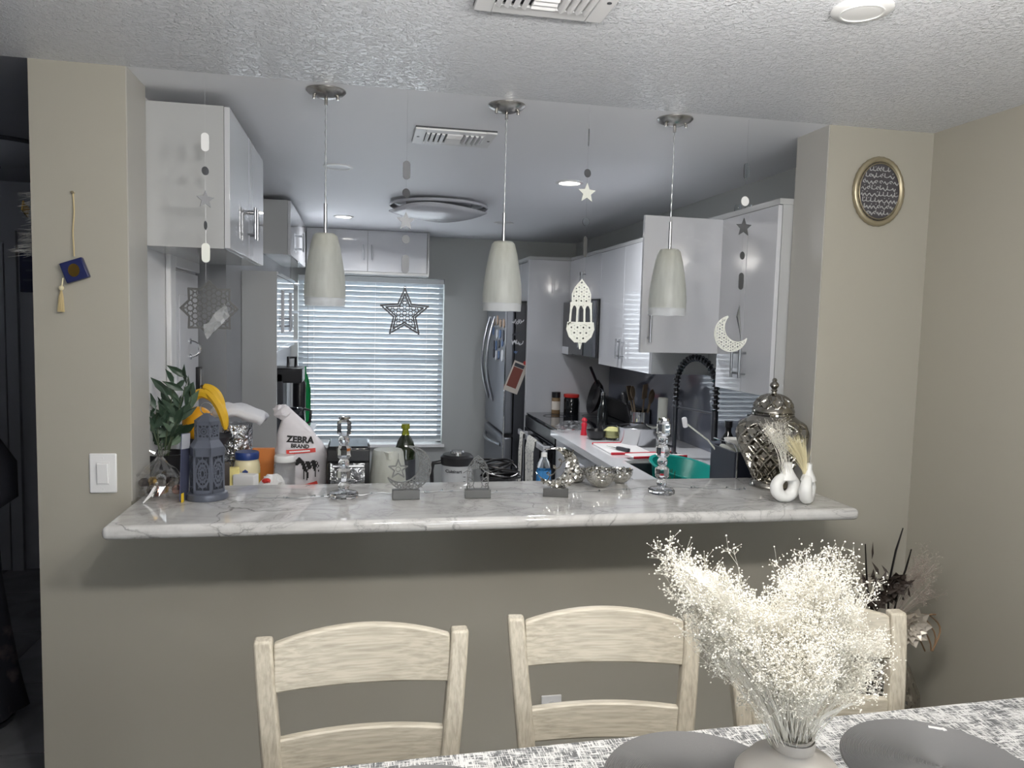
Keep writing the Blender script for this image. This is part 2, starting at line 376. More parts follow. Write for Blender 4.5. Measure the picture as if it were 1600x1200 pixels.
for cx_, cz_, cy_, sx_, sz_, rx_ in (((RX0+RX1)/2, (RZ0+RZ1)/2, -5.09, RX1-RX0, RZ1-RZ0, PI/2), (.11, 1.25, 4.88, 1.28, 1.58, -PI/2)):
    pl = bpy.data.lights.new('window_portal', 'AREA'); pl.shape = 'RECTANGLE'; pl.size = sx_; pl.size_y = sz_; pl.cycles.is_portal = True
    po = bpy.data.objects.new('window_portal', pl); COL.objects.link(po); po.location = (cx_, cy_, cz_); po.rotation_euler = (rx_, 0, 0)
struct(MB().b6(-3.5, -3.4, -5, 4.9, 0, CH).build('wall_far_left', 'hall_paint'))
# thin painted lining on the jambs of the pass-through
struct(MB().b6(-.749, -.744, .002, .22, 1.03, CH).build('trim_1', 'jamb_paint'))
struct(MB().b6(1.744, 1.749, .002, .22, 1.03, CH).build('trim_2', 'jamb_paint'))
# kitchen shell
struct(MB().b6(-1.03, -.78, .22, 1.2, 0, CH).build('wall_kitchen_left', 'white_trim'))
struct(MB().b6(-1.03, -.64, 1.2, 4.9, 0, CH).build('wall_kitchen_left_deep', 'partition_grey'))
struct(MB().b6(2.06, 2.3, .22, 4.9, 0, CH).build('wall_kitchen_right', 'kitchen_paint'))
YE = 4.65; WX0, WX1, WZ0, WZ1 = -.58, .775, .46, 2.045
e = MB().b6(-1.03, WX0, YE, 4.9, 0, CH).b6(WX1, 2.3, YE, 4.9, 0, CH).b6(WX0, WX1, YE, 4.9, 0, WZ0).b6(WX0, WX1, YE, 4.9, WZ1, CH)
struct(e.build('wall_kitchen_far', 'kitchen_paint'))
win = MB().b6(WX0, WX0+.04, YE+.12, YE+.18, WZ0, WZ1).b6(WX1-.04, WX1, YE+.12, YE+.18, WZ0, WZ1).b6(WX0, WX1, YE+.12, YE+.18, WZ0, WZ0+.04).b6(WX0, WX1, YE+.12, YE+.18, WZ1-.04, WZ1).b6(WX0, WX1, YE+.12, YE+.18, 1.24, 1.28).build('window_1', 'white_trim')
struct(win)
MB().b6(WX0+.04, WX1-.04, YE+.145, YE+.15, WZ0+.04, 1.24).build('pane', 'glass_pane', win)
MB().b6(WX0+.04, WX1-.04, YE+.145, YE+.15, 1.28, WZ1-.04).build('pane', 'glass_pane', win)
MB().b6(WX0-.02, WX1+.02, YE-.03, YE+.002, WZ0-.025, WZ0).build('window_sill', 'white_trim', win)
# hall: end wall with a door, left side
struct(MB().b6(-3.4, -1.03, 2.6, 2.7, 0, CH).build('wall_hall_end', 'hall_paint'))
hd = struct(MB().b6(-2.99, -2.17, 2.57, 2.6, .005, 2.06).build('door_1', 'hall_paint'))
for zc, h in ((.55, .75), (1.5, .85)):
    for xc in (-2.78, -2.38): MB().b6(xc-.14, xc+.14, 2.562, 2.572, zc-h/2, zc+h/2).build('door_panel', 'hall_paint', hd, bevel=.006)
cs = MB().b6(-2.16, -2.095, 2.565, 2.6, 0, 2.14).b6(-3.07, -3.0, 2.565, 2.6, 0, 2.14).b6(-3.0, -2.16, 2.565, 2.6, 2.07, 2.14).build('trim_3', 'hall_paint'); struct(cs)
k = MB().cyl((-2.23, 2.57, .95), (-2.23, 2.52, .95), .012).lathe([(.0, 0), (.02, .003), (.03, .02), (.026, .04), (.0, .05)], 16, (-2.23, 2.53, .95), Matrix.Rotation(PI/2, 3, 'X')).build('door_knob', 'dark_steel', hd, smooth=40)
# kitchen left wall: white door in its casing
kd = struct(MB().b6(-.779, -.765, .72, 1.18, .01, 1.84).build('door_2', 'door_white', bevel=.003))
MB().b6(-.766, -.76, .78, 1.12, 1.0, 1.74).build('door_panel', 'door_white', kd, bevel=.004)
hk = [(-.765+.05*math.sin(a), .97, 1.50+.035*math.cos(a)) for a in [PI*i/10 for i in range(11)]]
MB().tube(hk, .006, 8).cyl((-.766, .97, 1.535), (-.755, .97, 1.535), .014).cyl((-.766, .97, 1.465), (-.755, .97, 1.465), .014).build('handle', 'chrome', kd, smooth=40)
struct(MB().b6(-.779, -.758, .62, .71, 0, 1.94).b6(-.779, -.758, .71, 1.19, 1.85, 1.94).build('trim_4', 'white_trim', bevel=.004))
o = thing('door_keypad', 'small chrome lock plate with black rim beside the kitchen door', 'lock plate', (-.762, 1.12, 1.28))
MB().b6(0, .02, -.03, .03, 0, .13).build('rim', 'black_plastic', o, bevel=.004)
MB().b6(.02, .024, -.02, .026, .01, .12).build('plate', 'chrome', o)

# ================================================================ DINING SIDE
# ---- marble ledge with rounded nose
def slab(x0, x1, y0, y1, z0, z1): return MB().b6(x0, x1, y0, y1, z0, z1)
o = slab(-.744, 1.744, -.325, .245, .988, 1.03).build('bar_ledge', 'quartz', bevel=.017, seg=4)
tag(o, 'long white marbled quartz ledge across the pass-through opening', 'countertop')

# ---- light switch, outlet
c = at(162, 739, y=0)
o = thing('light_switch', 'white rocker light switch plate on the beige wall left of the ledge', 'light switch', (c.x, -.0, c.z))
MB().box((0, -.004, 0), (.084, .008, .132)).build('plate', 'white_plastic', o, bevel=.004)
MB().box((0, -.0085, 0), (.04, .002, .076)).build('rocker_frame', 'paper_white', o, bevel=.0006)
MB().box((0, -.012, 0), (.034, .008, .067), Matrix.Rotation(.06, 3, 'X')).build('rocker', 'white_plastic', o, bevel=.002)
for dz in (-.052, .052): MB().cyl((0, -.009, dz), (0, -.0076, dz), .003).build('screw', 'paper_white', o)
o = thing('wall_outlet', 'white electrical outlet low on the wall behind the middle chair', 'outlet', (.718, 0, .2))
MB().box((0, -.004, 0), (.078, .008, .115)).build('plate', 'white_plastic', o, bevel=.003)
for dz in (-.022, .022):
    MB().cyl((0, -.0105, dz), (0, -.006, dz), .016, 16).build('socket', 'paper_white', o, smooth=40)

# ---- oval plaque
c = at(1370, 300, y=0)
o = thing('oval_plaque', 'oval dark plaque with calligraphy in a gold rope frame', 'plaque', (c.x, 0, c.z))
A, B = .106, .128
MB().prism([(A*.86*math.cos(t*PI/24), B*.86*math.sin(t*PI/24)) for t in range(48)], -.014, 0).build('backing', 'plaque_dark', o)
MB().tube([((A-.006)*math.cos(t*PI/32), -.01, (B-.006)*math.sin(t*PI/32)) for t in range(64)], [.0105+.002*(t % 2) for t in range(64)], 8, True).build('frame', 'brass', o, smooth=60)
MB().tube([(A*.83*math.cos(t*PI/32), -.017, B*.83*math.sin(t*PI/32)) for t in range(64)], .0025, 6, True).build('inner_rim', 'brass', o, smooth=60)
ink = MB(); rr = random.Random(3)
for row in range(8):
    z = .083-row*.0235; hw = A*.74*math.sqrt(max(0, 1-(z/(B*.83))**2)); x = -hw
    while x < hw-.01:
        L = rr.uniform(.01, .026); kind = rr.random()
        if kind < .4: pts = [(x+L*t/4, z-.004+.006*math.sin(t*1.7)) for t in range(5)]
        elif kind < .75: pts = [(x+.004, z+.009), (x+.003, z-.004), (x+L*.6, z-.006), (x+L, z-.002)]
        else: pts = [(x+L*.5+.006*math.cos(t), z+.005*math.sin(t)) for t in (0, 1.2, 2.4, 3.6, 4.8)]
        ink.poly(pts, .0024, .002, False); x += L*.85+.002
        if rr.random() < .5: ink.bar((x-.006, z+.008), (x-.0045, z+.0095), .0022, .002)
ink.xf(Matrix.Translation((0, -.0155, 0))).build('calligraphy', 'plaque_ink', o)

# ---- hanging charm on the left wall
c = at(115, 302, y=0)
o = thing('wall_charm', 'small blue book charm on a tan cord with a tassel, left wall', 'wall hanging', (c.x, 0, c.z))
MB().tube([(0, -.004, 0), (.003, -.008, -.06), (-.001, -.01, -.12), (.002, -.012, -.2)], .0022, 6).build('cord', 'tan_cord', o)
MB().cyl((0, 0, .002), (0, -.014, .002), .004).build('nail', 'brass', o)
R = Matrix.Rotation(-.35, 3, 'Y')
bk = MB().box((.006, -.018, -.245), (.07, .022, .066), R).build('book', 'charm_blue', o, bevel=.003)
MB().prism([(.006+.017*math.cos(t*PI/10), -.245+.021*math.sin(t*PI/10)) for t in range(20)], -.0305, -.029).build('emblem', 'gold', bk)
MB().tube([(-.03, -.018, -.27), (-.035, -.016, -.3)], .002, 6).ball((-.036, -.016, -.302), .008, 10, 8).build('bead', 'cream', o, smooth=60)
tz = MB()
for i in range(26):
    a = i*2.4; rr_ = .010*math.sqrt(i/26)
    tz.tube([(-.036, -.016, -.305), (-.037+rr_*.6*math.cos(a), -.016+rr_*.5*math.sin(a), -.33), (-.038+rr_*math.cos(a), -.016+rr_*math.sin(a)*.7, -.378)], .0016, 4)
tz.build('tassel', 'tan_cord', o)

# ---- dining vent and ceiling disc
def vent(name, label, c, sx, sy, far):
    o = thing(name, label, 'vent', c)
    MB().b6(-sx/2, sx/2, -sy/2, sy/2, .0, .006).xf(Matrix.Translation((0, 0, -.006))).build('backing', 'charcoal', o)
    f = MB(); tx, ty = .045, .05
    f.b6(-sx/2, -sx/2+tx, -sy/2, sy/2, -.014, -.006).b6(sx/2-tx, sx/2, -sy/2, sy/2, -.014, -.006).b6(-sx/2+tx, sx/2-tx, -sy/2, -sy/2+ty, -.014, -.006).b6(-sx/2+tx, sx/2-tx, sy/2-ty, sy/2, -.014, -.006)
    f.build('frame', 'white_trim', o, bevel=.002)
    ix, iy = sx/2-tx, sy/2-ty
    for sgn in (-1, 1):
        for k in range(4):
            MB().box((sgn*(ix-.012-k*.021), 0, -.012), (.012, 2*iy, .016), Matrix.Rotation(-sgn*.5, 3, 'Y')).build('louver', 'white_trim', o)
    nn = 6
    for k in range(nn):
        yy = -iy+(k+.5)*2*iy/nn
        MB().box((0, yy, -.012), (2*(ix-.09), 2*iy/nn*.8, .006), Matrix.Rotation(.35 if yy < 0 else -.35, 3, 'X')).build('louver', 'white_trim', o)
    for sgn in (-1, 1): MB().cyl((sgn*(sx/2-.018), 0, -.0155), (sgn*(sx/2-.018), 0, -.012), .006).build('screw', 'charcoal', o)
vent('ceiling_vent', 'white louvered air vent in the textured ceiling above the ledge', (.428, -.885, CH), .33, .25, 0)
vent('ceiling_vent', 'white louvered air vent in the smooth kitchen ceiling', (.375, .607, CH), .335, .26, 1)
o = thing('ceiling_cover', 'round white cover plate on the textured ceiling by the right wall', 'ceiling cover', (1.187, -.975, CH))
MB().lathe([(.072, 0), (.072, -.004), (.066, -.009), (.03, -.012), (.0, -.012)][::-1], 40).build('disc', 'white_plastic', o, smooth=40)
MB().lathe([(.052, -.0105), (.052, -.0125), (.048, -.0125), (.048, -.0105)], 40, cap=False).build('ridge', 'white_plastic', o)

# ---- dining lamp (hangs over the table, above the frame): three frosted globes
o = thing('dining_pendant', 'three-globe frosted pendant lamp over the dining table', 'lamp', (.52, -1.80, CH))
MB().lathe([(.0, -.03), (.05, -.026), (.065, -.01), (.065, 0)], 24).build('canopy', 'nickel', o, smooth=40)
MB().cyl((0, 0, -.02), (0, 0, -.06), .008).cyl((-.52, 0, -.06), (.52, 0, -.06), .012).build('arm', 'nickel', o, smooth=40)
for dx in (-.5, 0, .5):
    g = MB().ball((dx, 0, -.15), .065, 24, 16).build('globe', 'globe_glass', o, smooth=60)
    MB().cyl((dx, 0, -.06), (dx, 0, -.095), .03).build('cap', 'nickel', o, smooth=40)
    ld = bpy.data.lights.new('bulb', 'POINT'); ld.energy = LAMP_W; ld.color = (1, .965, .91); ld.shadow_soft_size = .08
    lo = bpy.data.objects.new('bulb', ld); COL.objects.link(lo); lo.parent = o; lo.location = (dx, 0, -.235)

# ---- table, cloth, placemats
TX0, TX1, TY0, TY1, TZ = -.6, 2.0, -2.17, -1.182, .76; TROT = .03
o = thing('dining_table', 'dining table under the grey woven tablecloth', 'table', ((TX0+TX1)/2, (TY0+TY1)/2, 0), TROT)
hx, hy = (TX1-TX0)/2-.012, (TY1-TY0)/2-.012
MB().b6(-hx, hx, -hy, hy, TZ-.045, TZ-.006).build('tabletop', 'whitewashed_wood', o, bevel=.004)
MB().b6(-hx+.06, hx-.06, -hy+.06, hy-.06, TZ-.12, TZ-.045).build('apron', 'whitewashed_wood', o)
for sx in (-1, 1):
    for sy in (-1, 1): MB().b6(-.04, .04, -.04, .04, 0, TZ-.045).build('leg', 'whitewashed_post', o, bevel=.005).location = (sx*(hx-.08), sy*(hy-.08), 0)
cl = MB(); nu = 120; P = []
per = []
for i in range(nu):
    t = i/nu*4; s_, f_ = int(t), t-int(t)
    per.append([(TX0+(TX1-TX0)*f_, TY0), (TX1, TY0+(TY1-TY0)*f_), (TX1-(TX1-TX0)*f_, TY1), (TX0, TY1-(TY1-TY0)*f_)][s_])
rings = [(0, 0, 0), (.0, .0, .0), (.006, -.003, 0), (.009, -.012, .002), (.012, -.07, .006), (.014, -.14, .010), (.016, -.2, .013)]
mx_, my_ = (TX0+TX1)/2, (TY0+TY1)/2
vs = []
for (off, dz, wv) in rings:
    for i, (x, y) in enumerate(per):
        ox = off*(1 if x > mx_ else -1) if abs(abs(x-mx_)-(TX1-TX0)/2) < .001 else 0
        oy = off*(1 if y > my_ else -1) if abs(abs(y-my_)-(TY1-TY0)/2) < .001 else 0
        wob = wv*math.sin(i*1.3); vs.append((x+(ox and (ox+wob*(1 if ox > 0 else -1))), y+(oy and (oy+wob*(1 if oy > 0 else -1))), TZ+dz))
fs = [tuple(range(nu))]
for q in range(len(rings)-1):
    for i in range(nu): fs.append((q*nu+i, (q+1)*nu+i, (q+1)*nu+(i+1) % nu, q*nu+(i+1) % nu))
cl.add(vs, fs); TC_ = Matrix.Translation((mx_, my_, 0)); o = cl.xf(TC_ @ Matrix.Rotation(TROT, 4, 'Z') @ TC_.inverted()).build('tablecloth', 'woven_cloth', smooth=50)
tag(o, 'grey and white crosshatch woven tablecloth on the dining table', 'tablecloth')
prof = [(.001, 0), (.192, 0)]
N = 56
for i in range(N*2): prof.append((.192-.191*(i+1)/(N*2), .003+(.0018 if i % 2 else 0)))
pm = MB().lathe(prof, 72).build('placemat', 'placemat_weave', smooth=20)
pm.location = (.12, -1.42, TZ+.001); tag(pm, 'round grey woven placemat nearest the left chair, barely in frame', 'placemat', 'round grey placemats on the table')
for (x, y), lb in (((.665, -1.372), 'round grey woven placemat left of the flower vase, before the middle chair'), ((1.185, -1.395), 'round grey woven placemat right of the flower vase')):
    q = pm.copy(); COL.objects.link(q); q.location = (x, y, TZ+.001); q['label'] = lb
c = at(1462, 1138, z=TZ+.005)
o = MB().box((0, 0, 0), (.03, .008, .006), Matrix.Rotation(-.5, 3, 'Z')).box((.014, -.008, 0), (.008, .012, .006)).build('paper_scrap', 'paper_white', loc=(c.x, c.y, TZ+.0045), bevel=.001)
tag(o, 'tiny white scrap lying on the tablecloth behind the right placemat', 'scrap')

# ---- chairs
def chair():
    t = thing('dining_chair', 'x', 'chair', (0, 0, 0), 0, 'whitewashed wooden chairs along the far side of the table')
    for s in (-1, 1):
        pts = []
        for z, x, y in ((0, .165, .215), (.25, .168, .2), (.46, .174, .195), (.62, .186, .212), (.76, .200, .236), (.88, .212, .262), (.95, .218, .28)):
            pts.append((s*x, y, z))
        m = MB(); wds = [.034, .038, .042, .042, .042, .041, .040]
        vs = []; fs = []
        for (x, y, z), wd in zip(pts, wds):
            h = wd/2; d = .018
            vs += [(x-h, y-d, z), (x+h, y-d, z), (x+h, y+d, z), (x-h, y+d, z)]
        for i in range(len(pts)-1):
            for k in range(4): fs.append((i*4+k, i*4+(k+1) % 4, i*4+4+(k+1) % 4, i*4+4+k))
        fs += [(3, 2, 1, 0), tuple((len(pts)-1)*4+k for k in range(4))]
        m.add(vs, fs).build('post', 'whitewashed_post', t, bevel=.006)
        MB().lathe([(.016, 0), (.021, .44)], 4, (s*.19, -.2, 0), ph=PI/4).build('leg', 'whitewashed_post', t, bevel=.004)
    def rail(z0, z1, arch, yf, bow):
        vs = []; fs = []; n_ = 14
        for i in range(n_+1):
            u = i/n_*2-1; xx = u*(.195-.02*(1-min(1, (z0-.4)/.44))); zt = z1+arch*(1-u*u); yb = bow*(1-u*u)
            y0 = yf(z0)+yb; y1 = yf(zt)+yb
            vs += [(xx, y0-.011, z0), (xx, y0+.011, z0), (xx, y1+.011, zt), (xx, y1-.011, zt)]
        for i in range(n_):
            for k in range(4): fs.append((i*4+k, i*4+4+k, i*4+4+(k+1) % 4, i*4+(k+1) % 4))
        fs += [(0, 1, 2, 3), (n_*4+3, n_*4+2, n_*4+1, n_*4)]
        return MB().add(vs, fs)
    yf = lambda z: .195+.085*max(0, (z-.46)/.49)**1.4
    rail(.838, .94, .024, yf, .022).build('top_rail', 'whitewashed_wood', t, bevel=.005)
    rail(.668, .742, .006, yf, .018).build('lower_rail', 'whitewashed_wood', t, bevel=.004)
    MB().b6(-.215, .215, -.22, .2, .43, .465).build('seat', 'seat_fabric', t, bevel=.015, seg=3)
    MB().b6(-.195, .195, -.205, .205, .37, .43).build('seat_apron', 'whitewashed_wood', t)
    return t
ch = chair(); ch['label'] = 'whitewashed wooden ladder-back chair nearest the light switch'
def place(c, x, y, rz): c.location = (x-math.sin(-rz)*.28, y-math.cos(rz)*.28, 0); c.rotation_euler = (0, 0, rz)
place(ch, .012, -1.0, 0.01)
c2 = dup(ch, label='whitewashed wooden ladder-back chair in the middle, in front of the outlet'); place(c2, .589, -.972, -.12)
c3 = dup(ch, label='whitewashed wooden ladder-back chair partly hidden behind the white dried flowers'); place(c3, 1.13, -1.01, -.11)

# ---- stoneware vase with white dried flowers
VX, VY = .779, -1.5
o = thing('flower_vase', 'round pale grey stoneware vase with a short neck on the table', 'vase', (VX, VY, TZ+.001))
MB().lathe([(.0, .0), (.05, .0), (.085, .018), (.103, .055), (.1, .085), (.075, .115), (.045, .128), (.036, .134), (.033, .145), (.0335, .158), (.036, .163), (.031, .163), (.028, .15), (.028, .12), (.0, .11)], 48, cap=False).build('body', 'stoneware', o, smooth=50)
MB().lathe([(.0365, .139), (.0385, .148), (.0365, .158)], 40, cap=False).build('neck_band', 'stoneware', o, smooth=60)
def dried_bunch(base, targets, rnd, bl, st, stem_r, bloss_r, depth_sp, twigs=5, per_twig=7):
    base = Vector(base)
    for (T, spread, cnt) in targets:
        T = Vector(T)
        for _ in range(cnt):
            end = T+Vector((rnd.gauss(0, spread), rnd.gauss(0, spread*depth_sp), rnd.gauss(0, spread)))
            b0 = base+Vector((rnd.uniform(-.02, .02), rnd.uniform(-.02, .02), 0))
            mid = b0.lerp(end, .5)+Vector((0, rnd.uniform(-.01, .01), rnd.uniform(0, .03)))
            st.tube([b0, b0.lerp(mid, .55)+Vector((0, 0, .008)), mid, end], [stem_r*1.4, stem_r, stem_r, stem_r*.6], 3)
            L = (end-base).length
            for k in range(twigs):
                f = rnd.uniform(.58, 1.0); p0 = (b0.lerp(mid, f*2) if f < .5 else mid.lerp(end, f*2-1))
                d = ((end-base).normalized()+Vector((rnd.gauss(0, .55), rnd.gauss(0, .55), rnd.gauss(0, .45)))).normalized()
                p1 = p0+d*rnd.uniform(.015, .04)
                st.tube([p0, p1], stem_r*.55, 3)
                for j in range(per_twig):
                    q = p1+Vector((rnd.gauss(0, .008), rnd.gauss(0, .008), rnd.gauss(0, .008)))
                    if j % 2 == 0: st.tube([p1-d*.008, q], stem_r*.4, 3)
                    bl.octa(q, bloss_r*rnd.uniform(.6, 1.25))
f = thing('dried_flowers', 'big white bunch of dried baby\'s breath standing in the grey vase', 'dried flowers', (VX, VY, TZ+.13))
bl, st = MB(), MB(); rnd = random.Random(11)
def loc(px, py, dy=0): return at(px, py, y=VY+dy)-Vector((VX, VY, TZ+.13))
tg = [(loc(1062, 885), .014, 22), (loc(1085, 925, .03), .02, 22), (loc(1120, 905, -.02), .02, 16), (loc(1110, 965), .022, 18), (loc(1165, 960, .02), .025, 26), (loc(1215, 950, -.02), .022, 22),
      (loc(1255, 905, .03), .02, 20), (loc(1290, 905), .024, 26), (loc(1320, 935, .02), .02, 20), (loc(1270, 950), .025, 22), (loc(1345, 925, -.01), .012, 8), (loc(1200, 1010, -.05), .03, 24),
      (loc(1250, 1020, -.05), .03, 24), (loc(1370, 1010, .02), .012, 10), (loc(1345, 1030, .03), .018, 12), (loc(1330, 1060, .0), .016, 8), (loc(1155, 1015, .02), .022, 14), (loc(1150, 1065, .03), .01, 4), (loc(1222, 1055, -.04), .018, 14), (loc(1262, 1060, -.04), .018, 14), (loc(1190, 985, .04), .03, 26), (loc(1240, 985, .0), .03, 26), (loc(1295, 985, .02), .03, 26)]
dried_bunch((0, 0, -.02), tg, rnd, bl, st, .00055, .0018, 1.0, 7, 9)
ob = bl.build('blossoms', 'blossom', f); ob['kind'] = 'stuff'
ob = st.build('stems', 'blossom', f); ob['kind'] = 'stuff'
def ribbon(pts, wd, name, mt, par, twist=0):
    m = MB(); vs = []; k = len(pts)
    for i, p in enumerate(pts):
        p = Vector(p); t_ = (Vector(pts[min(i+1, k-1)])-Vector(pts[max(i-1, 0)])).normalized(); s_ = t_.cross(Vector((.25, -1, .1))).normalized()
        h = wd*math.sin(PI*(i+.35)/(k-.3))/2; nrm = t_.cross(s_)*(h*.35)
        vs += [p-s_*h, p+nrm, p+s_*h]
    fs = []
    for i in range(k-1): fs += [(i*3, i*3+1, i*3+4, i*3+3), (i*3+1, i*3+2, i*3+5, i*3+4)]
    return m.add(vs, fs).build(name, mt, par, smooth=80)
for a_, b_, cpx, wd in (((1240, 1150), (1052, 882), (1165, 900), .03), ((1240, 1150), (1075, 905), (1190, 945), .026), ((1235, 1150), (1060, 900), (1150, 985), .026), ((1245, 1150), (1325, 1000), (1300, 1075), .016), ((1245, 1150), (1320, 965), (1270, 1030), .018), ((1245, 1150), (1350, 1095), (1300, 1105), .008)):
    A_, B_, C_ = loc(*a_), loc(*b_), loc(*cpx, -.03)
    ribbon([A_*(1-t)**2+C_*2*t*(1-t)+B_*t*t for t in [i/12 for i in range(13)]], wd, 'leaf', 'white_leaf', f)

# ---- floor vase with dark arrangement in the corner
FX, FY = 1.86, -.34
o = thing('floor_vase', 'tall mirror-mosaic floor vase in the corner behind the right chair', 'vase', (FX-.03, FY, 0))
MB().lathe([(.0, 0), (.1, 0), (.11, .02), (.13, .12), (.155, .28), (.15, .38), (.11, .48), (.075, .53), (.085, .56), (.07, .56), (.06, .5), (.0, .4)], 40, cap=False).build('body', 'mosaic_floor', o, smooth=50)
f = thing('dark_bouquet', 'dark artificial bouquet with twigs and a champagne flower in the corner vase', 'flower arrangement', (FX, FY, .52))
L3 = lambda px, py, dy=0: at(px, py, y=FY+dy)-Vector((FX, FY, .52))
for pts in ([(1385, 990), (1355, 920), (1352, 850)], [(1388, 990), (1388, 915), (1400, 860), (1411, 825)], [(1392, 990), (1402, 925), (1415, 890), (1424, 858)]):
    MB().tube([L3(*q) for q in pts], [.004]*(len(pts)-1)+[.0022], 6).build('twig', 'twig_black', f, smooth=60)
rnd = random.Random(5)
def petal_flower(name, c, R, n_, layers, mt):
    m = MB(); c = Vector(c)
    for ly in range(layers):
        rr_ = R*(1-ly*.24)
        for k in range(n_):
            a = 2*PI*(k+ly*.5)/n_; d = Vector((math.cos(a), -.25-.25*ly, math.sin(a))).normalized(); s_ = Vector((-math.sin(a), 0, math.cos(a)))*rr_*.42
            m.add([c, c+d*rr_*.55-s_, c+d*rr_+Vector((0, -.004, 0)), c+d*rr_*.55+s_, c+d*rr_*.6+Vector((0, .01, 0))], [(0, 1, 4), (1, 2, 4), (2, 3, 4), (3, 0, 4)])
    return m.build(name, mt, f, smooth=30)
petal_flower('champagne_flower', L3(1422, 978, -.06), .075, 9, 4, 'champagne')
petal_flower('dark_flower', L3(1398, 912, -.03), .05, 7, 3, 'dark_petal')
petal_flower('dark_flower', L3(1370, 935, -.03), .045, 7, 3, 'dark_petal')
petal_flower('pale_flower', L3(1352, 905, .02), .03, 6, 2, 'champagne')
lf = MB().add([(0, 0, 0), (.012, -.004, .03), (0, .002, .075), (-.012, -.004, .03), (0, .004, .035)], [(0, 1, 4), (1, 2, 4), (2, 3, 4), (3, 0, 4)])
proto = lf.build('leaf', 'dark_petal', f)
base = L3(1385, 985)
for i in range(46):
    q = proto if i == 0 else proto.copy()
    if i: COL.objects.link(q); q.parent = f
    px, py = rnd.gauss(1385, 22), rnd.gauss(930, 22); p_ = L3(px, py, rnd.uniform(-.05, .04)); q.location = p_
    q.rotation_euler = (rnd.uniform(-.8, .8), rnd.uniform(-1.3, 1.3), rnd.uniform(0, 6)); s_ = rnd.uniform(.5, .95); q.scale = (s_, s_, s_)
bl, st = MB(), MB()
dried_bunch(base, [(L3(1450, 880), .035, 16), (L3(1445, 915), .03, 12), (L3(1420, 895, .05), .03, 8)], rnd, bl, st, .0007, .0018, .8, 6, 6)
q = bl.build('dry_filler', 'pink_dry', f); q['kind'] = 'stuff'; q = st.build('dry_stems', 'pink_dry', f); q['kind'] = 'stuff'
for k in range(4):
    pts = []
    for i in range(12):
        t = i/11; pts.append(L3(1440+k*7+8*math.sin(t*7+k), 960+t*60-20*math.sin(t*3), -.03+.02*math.cos(t*6+k)))
    MB().tube(pts, .003, 5).build('ribbon_curl', 'ribbon_brown', f, smooth=60)
MB().tube([base, base+Vector((0, 0, -.05))], .03, 10).build('stem_bundle', 'dark_petal', f)

# ================================================================ HANGING PENDANTS
def pendant(x, label):
    t = thing('pendant_lamp', label, 'pendant lamp', (x, .09, CH), 0, 'frosted glass pendants over the ledge')
    MB().lathe([(.0, -.028), (.014, -.028), (.03, -.025), (.06, -.012), (.068, -.004), (.068, 0)], 36).build('canopy', 'nickel', t, smooth=40)
    for s in (-1, 1): MB().lathe([(.0, -.034), (.005, -.034), (.006, -.026), (.004, -.018)], 10, (s*.04, -.012, 0)).build('cap_nut', 'nickel', t, smooth=40)
    MB().cyl((0, 0, -.05), (0, 0, -.026), .006).build('strain_relief', 'nickel', t, smooth=40)
    cp = []
    for i in range(30): cp.append((.0012*math.sin(i*2.1), .0012*math.cos(i*2.1), -.045-.345*i/29))
    MB().tube(cp, .0028, 6).build('cord', 'clear_cord', t, smooth=60)
    MB().cyl((0, 0, -.495), (0, 0, -.385), .006, 12).build('stem', 'steel', t, smooth=40)
    MB().lathe([(.0, -.492), (.03, -.492), (.032, -.497), (.026, -.545), (.02, -.56), (.0, -.56)][::-1], 20).build('socket', 'cream', t, smooth=40)
    sh = MB(); pr = [(.012, -.489), (.034, -.489), (.042, -.497), (.052, -.535), (.062, -.59), (.069, -.64), (.072, -.68), (.0715, -.712)]
    sh.lathe(pr+[(r_-.004, z_) for r_, z_ in pr[::-1]], 40, cap=False).build('shade', 'frosted_glass', t, smooth=50)
    pr = [(.0715, -.712), (.0695, -.742)]
    MB().lathe(pr+[(r_-.0035, z_) for r_, z_ in pr[::-1]], 40, cap=False).build('shade_rim', 'frosted_clear', t, smooth=50)
    return t
p1 = pendant(-.128, 'frosted glass pendant lamp hanging in front of the end-wall cabinets, nearest the blinds\' left side')
dup(p1, (.508, .09, CH), label='frosted glass pendant lamp hanging in front of the fridge')
dup(p1, (1.155, .09, CH), label='frosted glass pendant lamp hanging in front of the open cabinet door')

# ================================================================ GARLANDS
def garland(name, label, px, items, tail_py, GY=.02):
    c = at(px, 150, y=GY); xw = c.x
    t = thing(name, label, 'garland', (xw, GY, CH), 0, 'hanging paper garlands in the opening')
    zz = lambda py: at(px, py, y=GY).z-CH
    MB().tube([(0, 0, 0), (0, 0, zz(tail_py))], .00025, 4).build('string', 'clear_cord', t)
    for kind, py, r_, mt, rot in items:
        z = zz(py); R = Matrix.Rotation(rot, 4, 'Z'); T = Matrix.Translation((0, -.001, z))
        if kind == 'disc': m_ = MB().prism([(r_*math.cos(a*PI/10), r_*math.sin(a*PI/10)) for a in range(20)], -.0012, .0012)
        elif kind == 'oval':
            h = r_; w_ = r_*.42
            m_ = MB().prism([(w_*math.cos(a*PI/10), (h-w_)*(1 if a <= 10 else -1)*(0 if a in (0, 10) else 1)+w_*math.sin(a*PI/10)) for a in range(20)], -.0012, .0012)
        else: m_ = MB().prism(star_pts(r_, r_*.45), -.0015, .0015)
        m_.xf(T @ R).build({'disc': 'paper_disc', 'oval': 'paper_oval', 'star': 'paper_star'}[kind], mt, t)
    return t, zz
sc = 'silver_card'
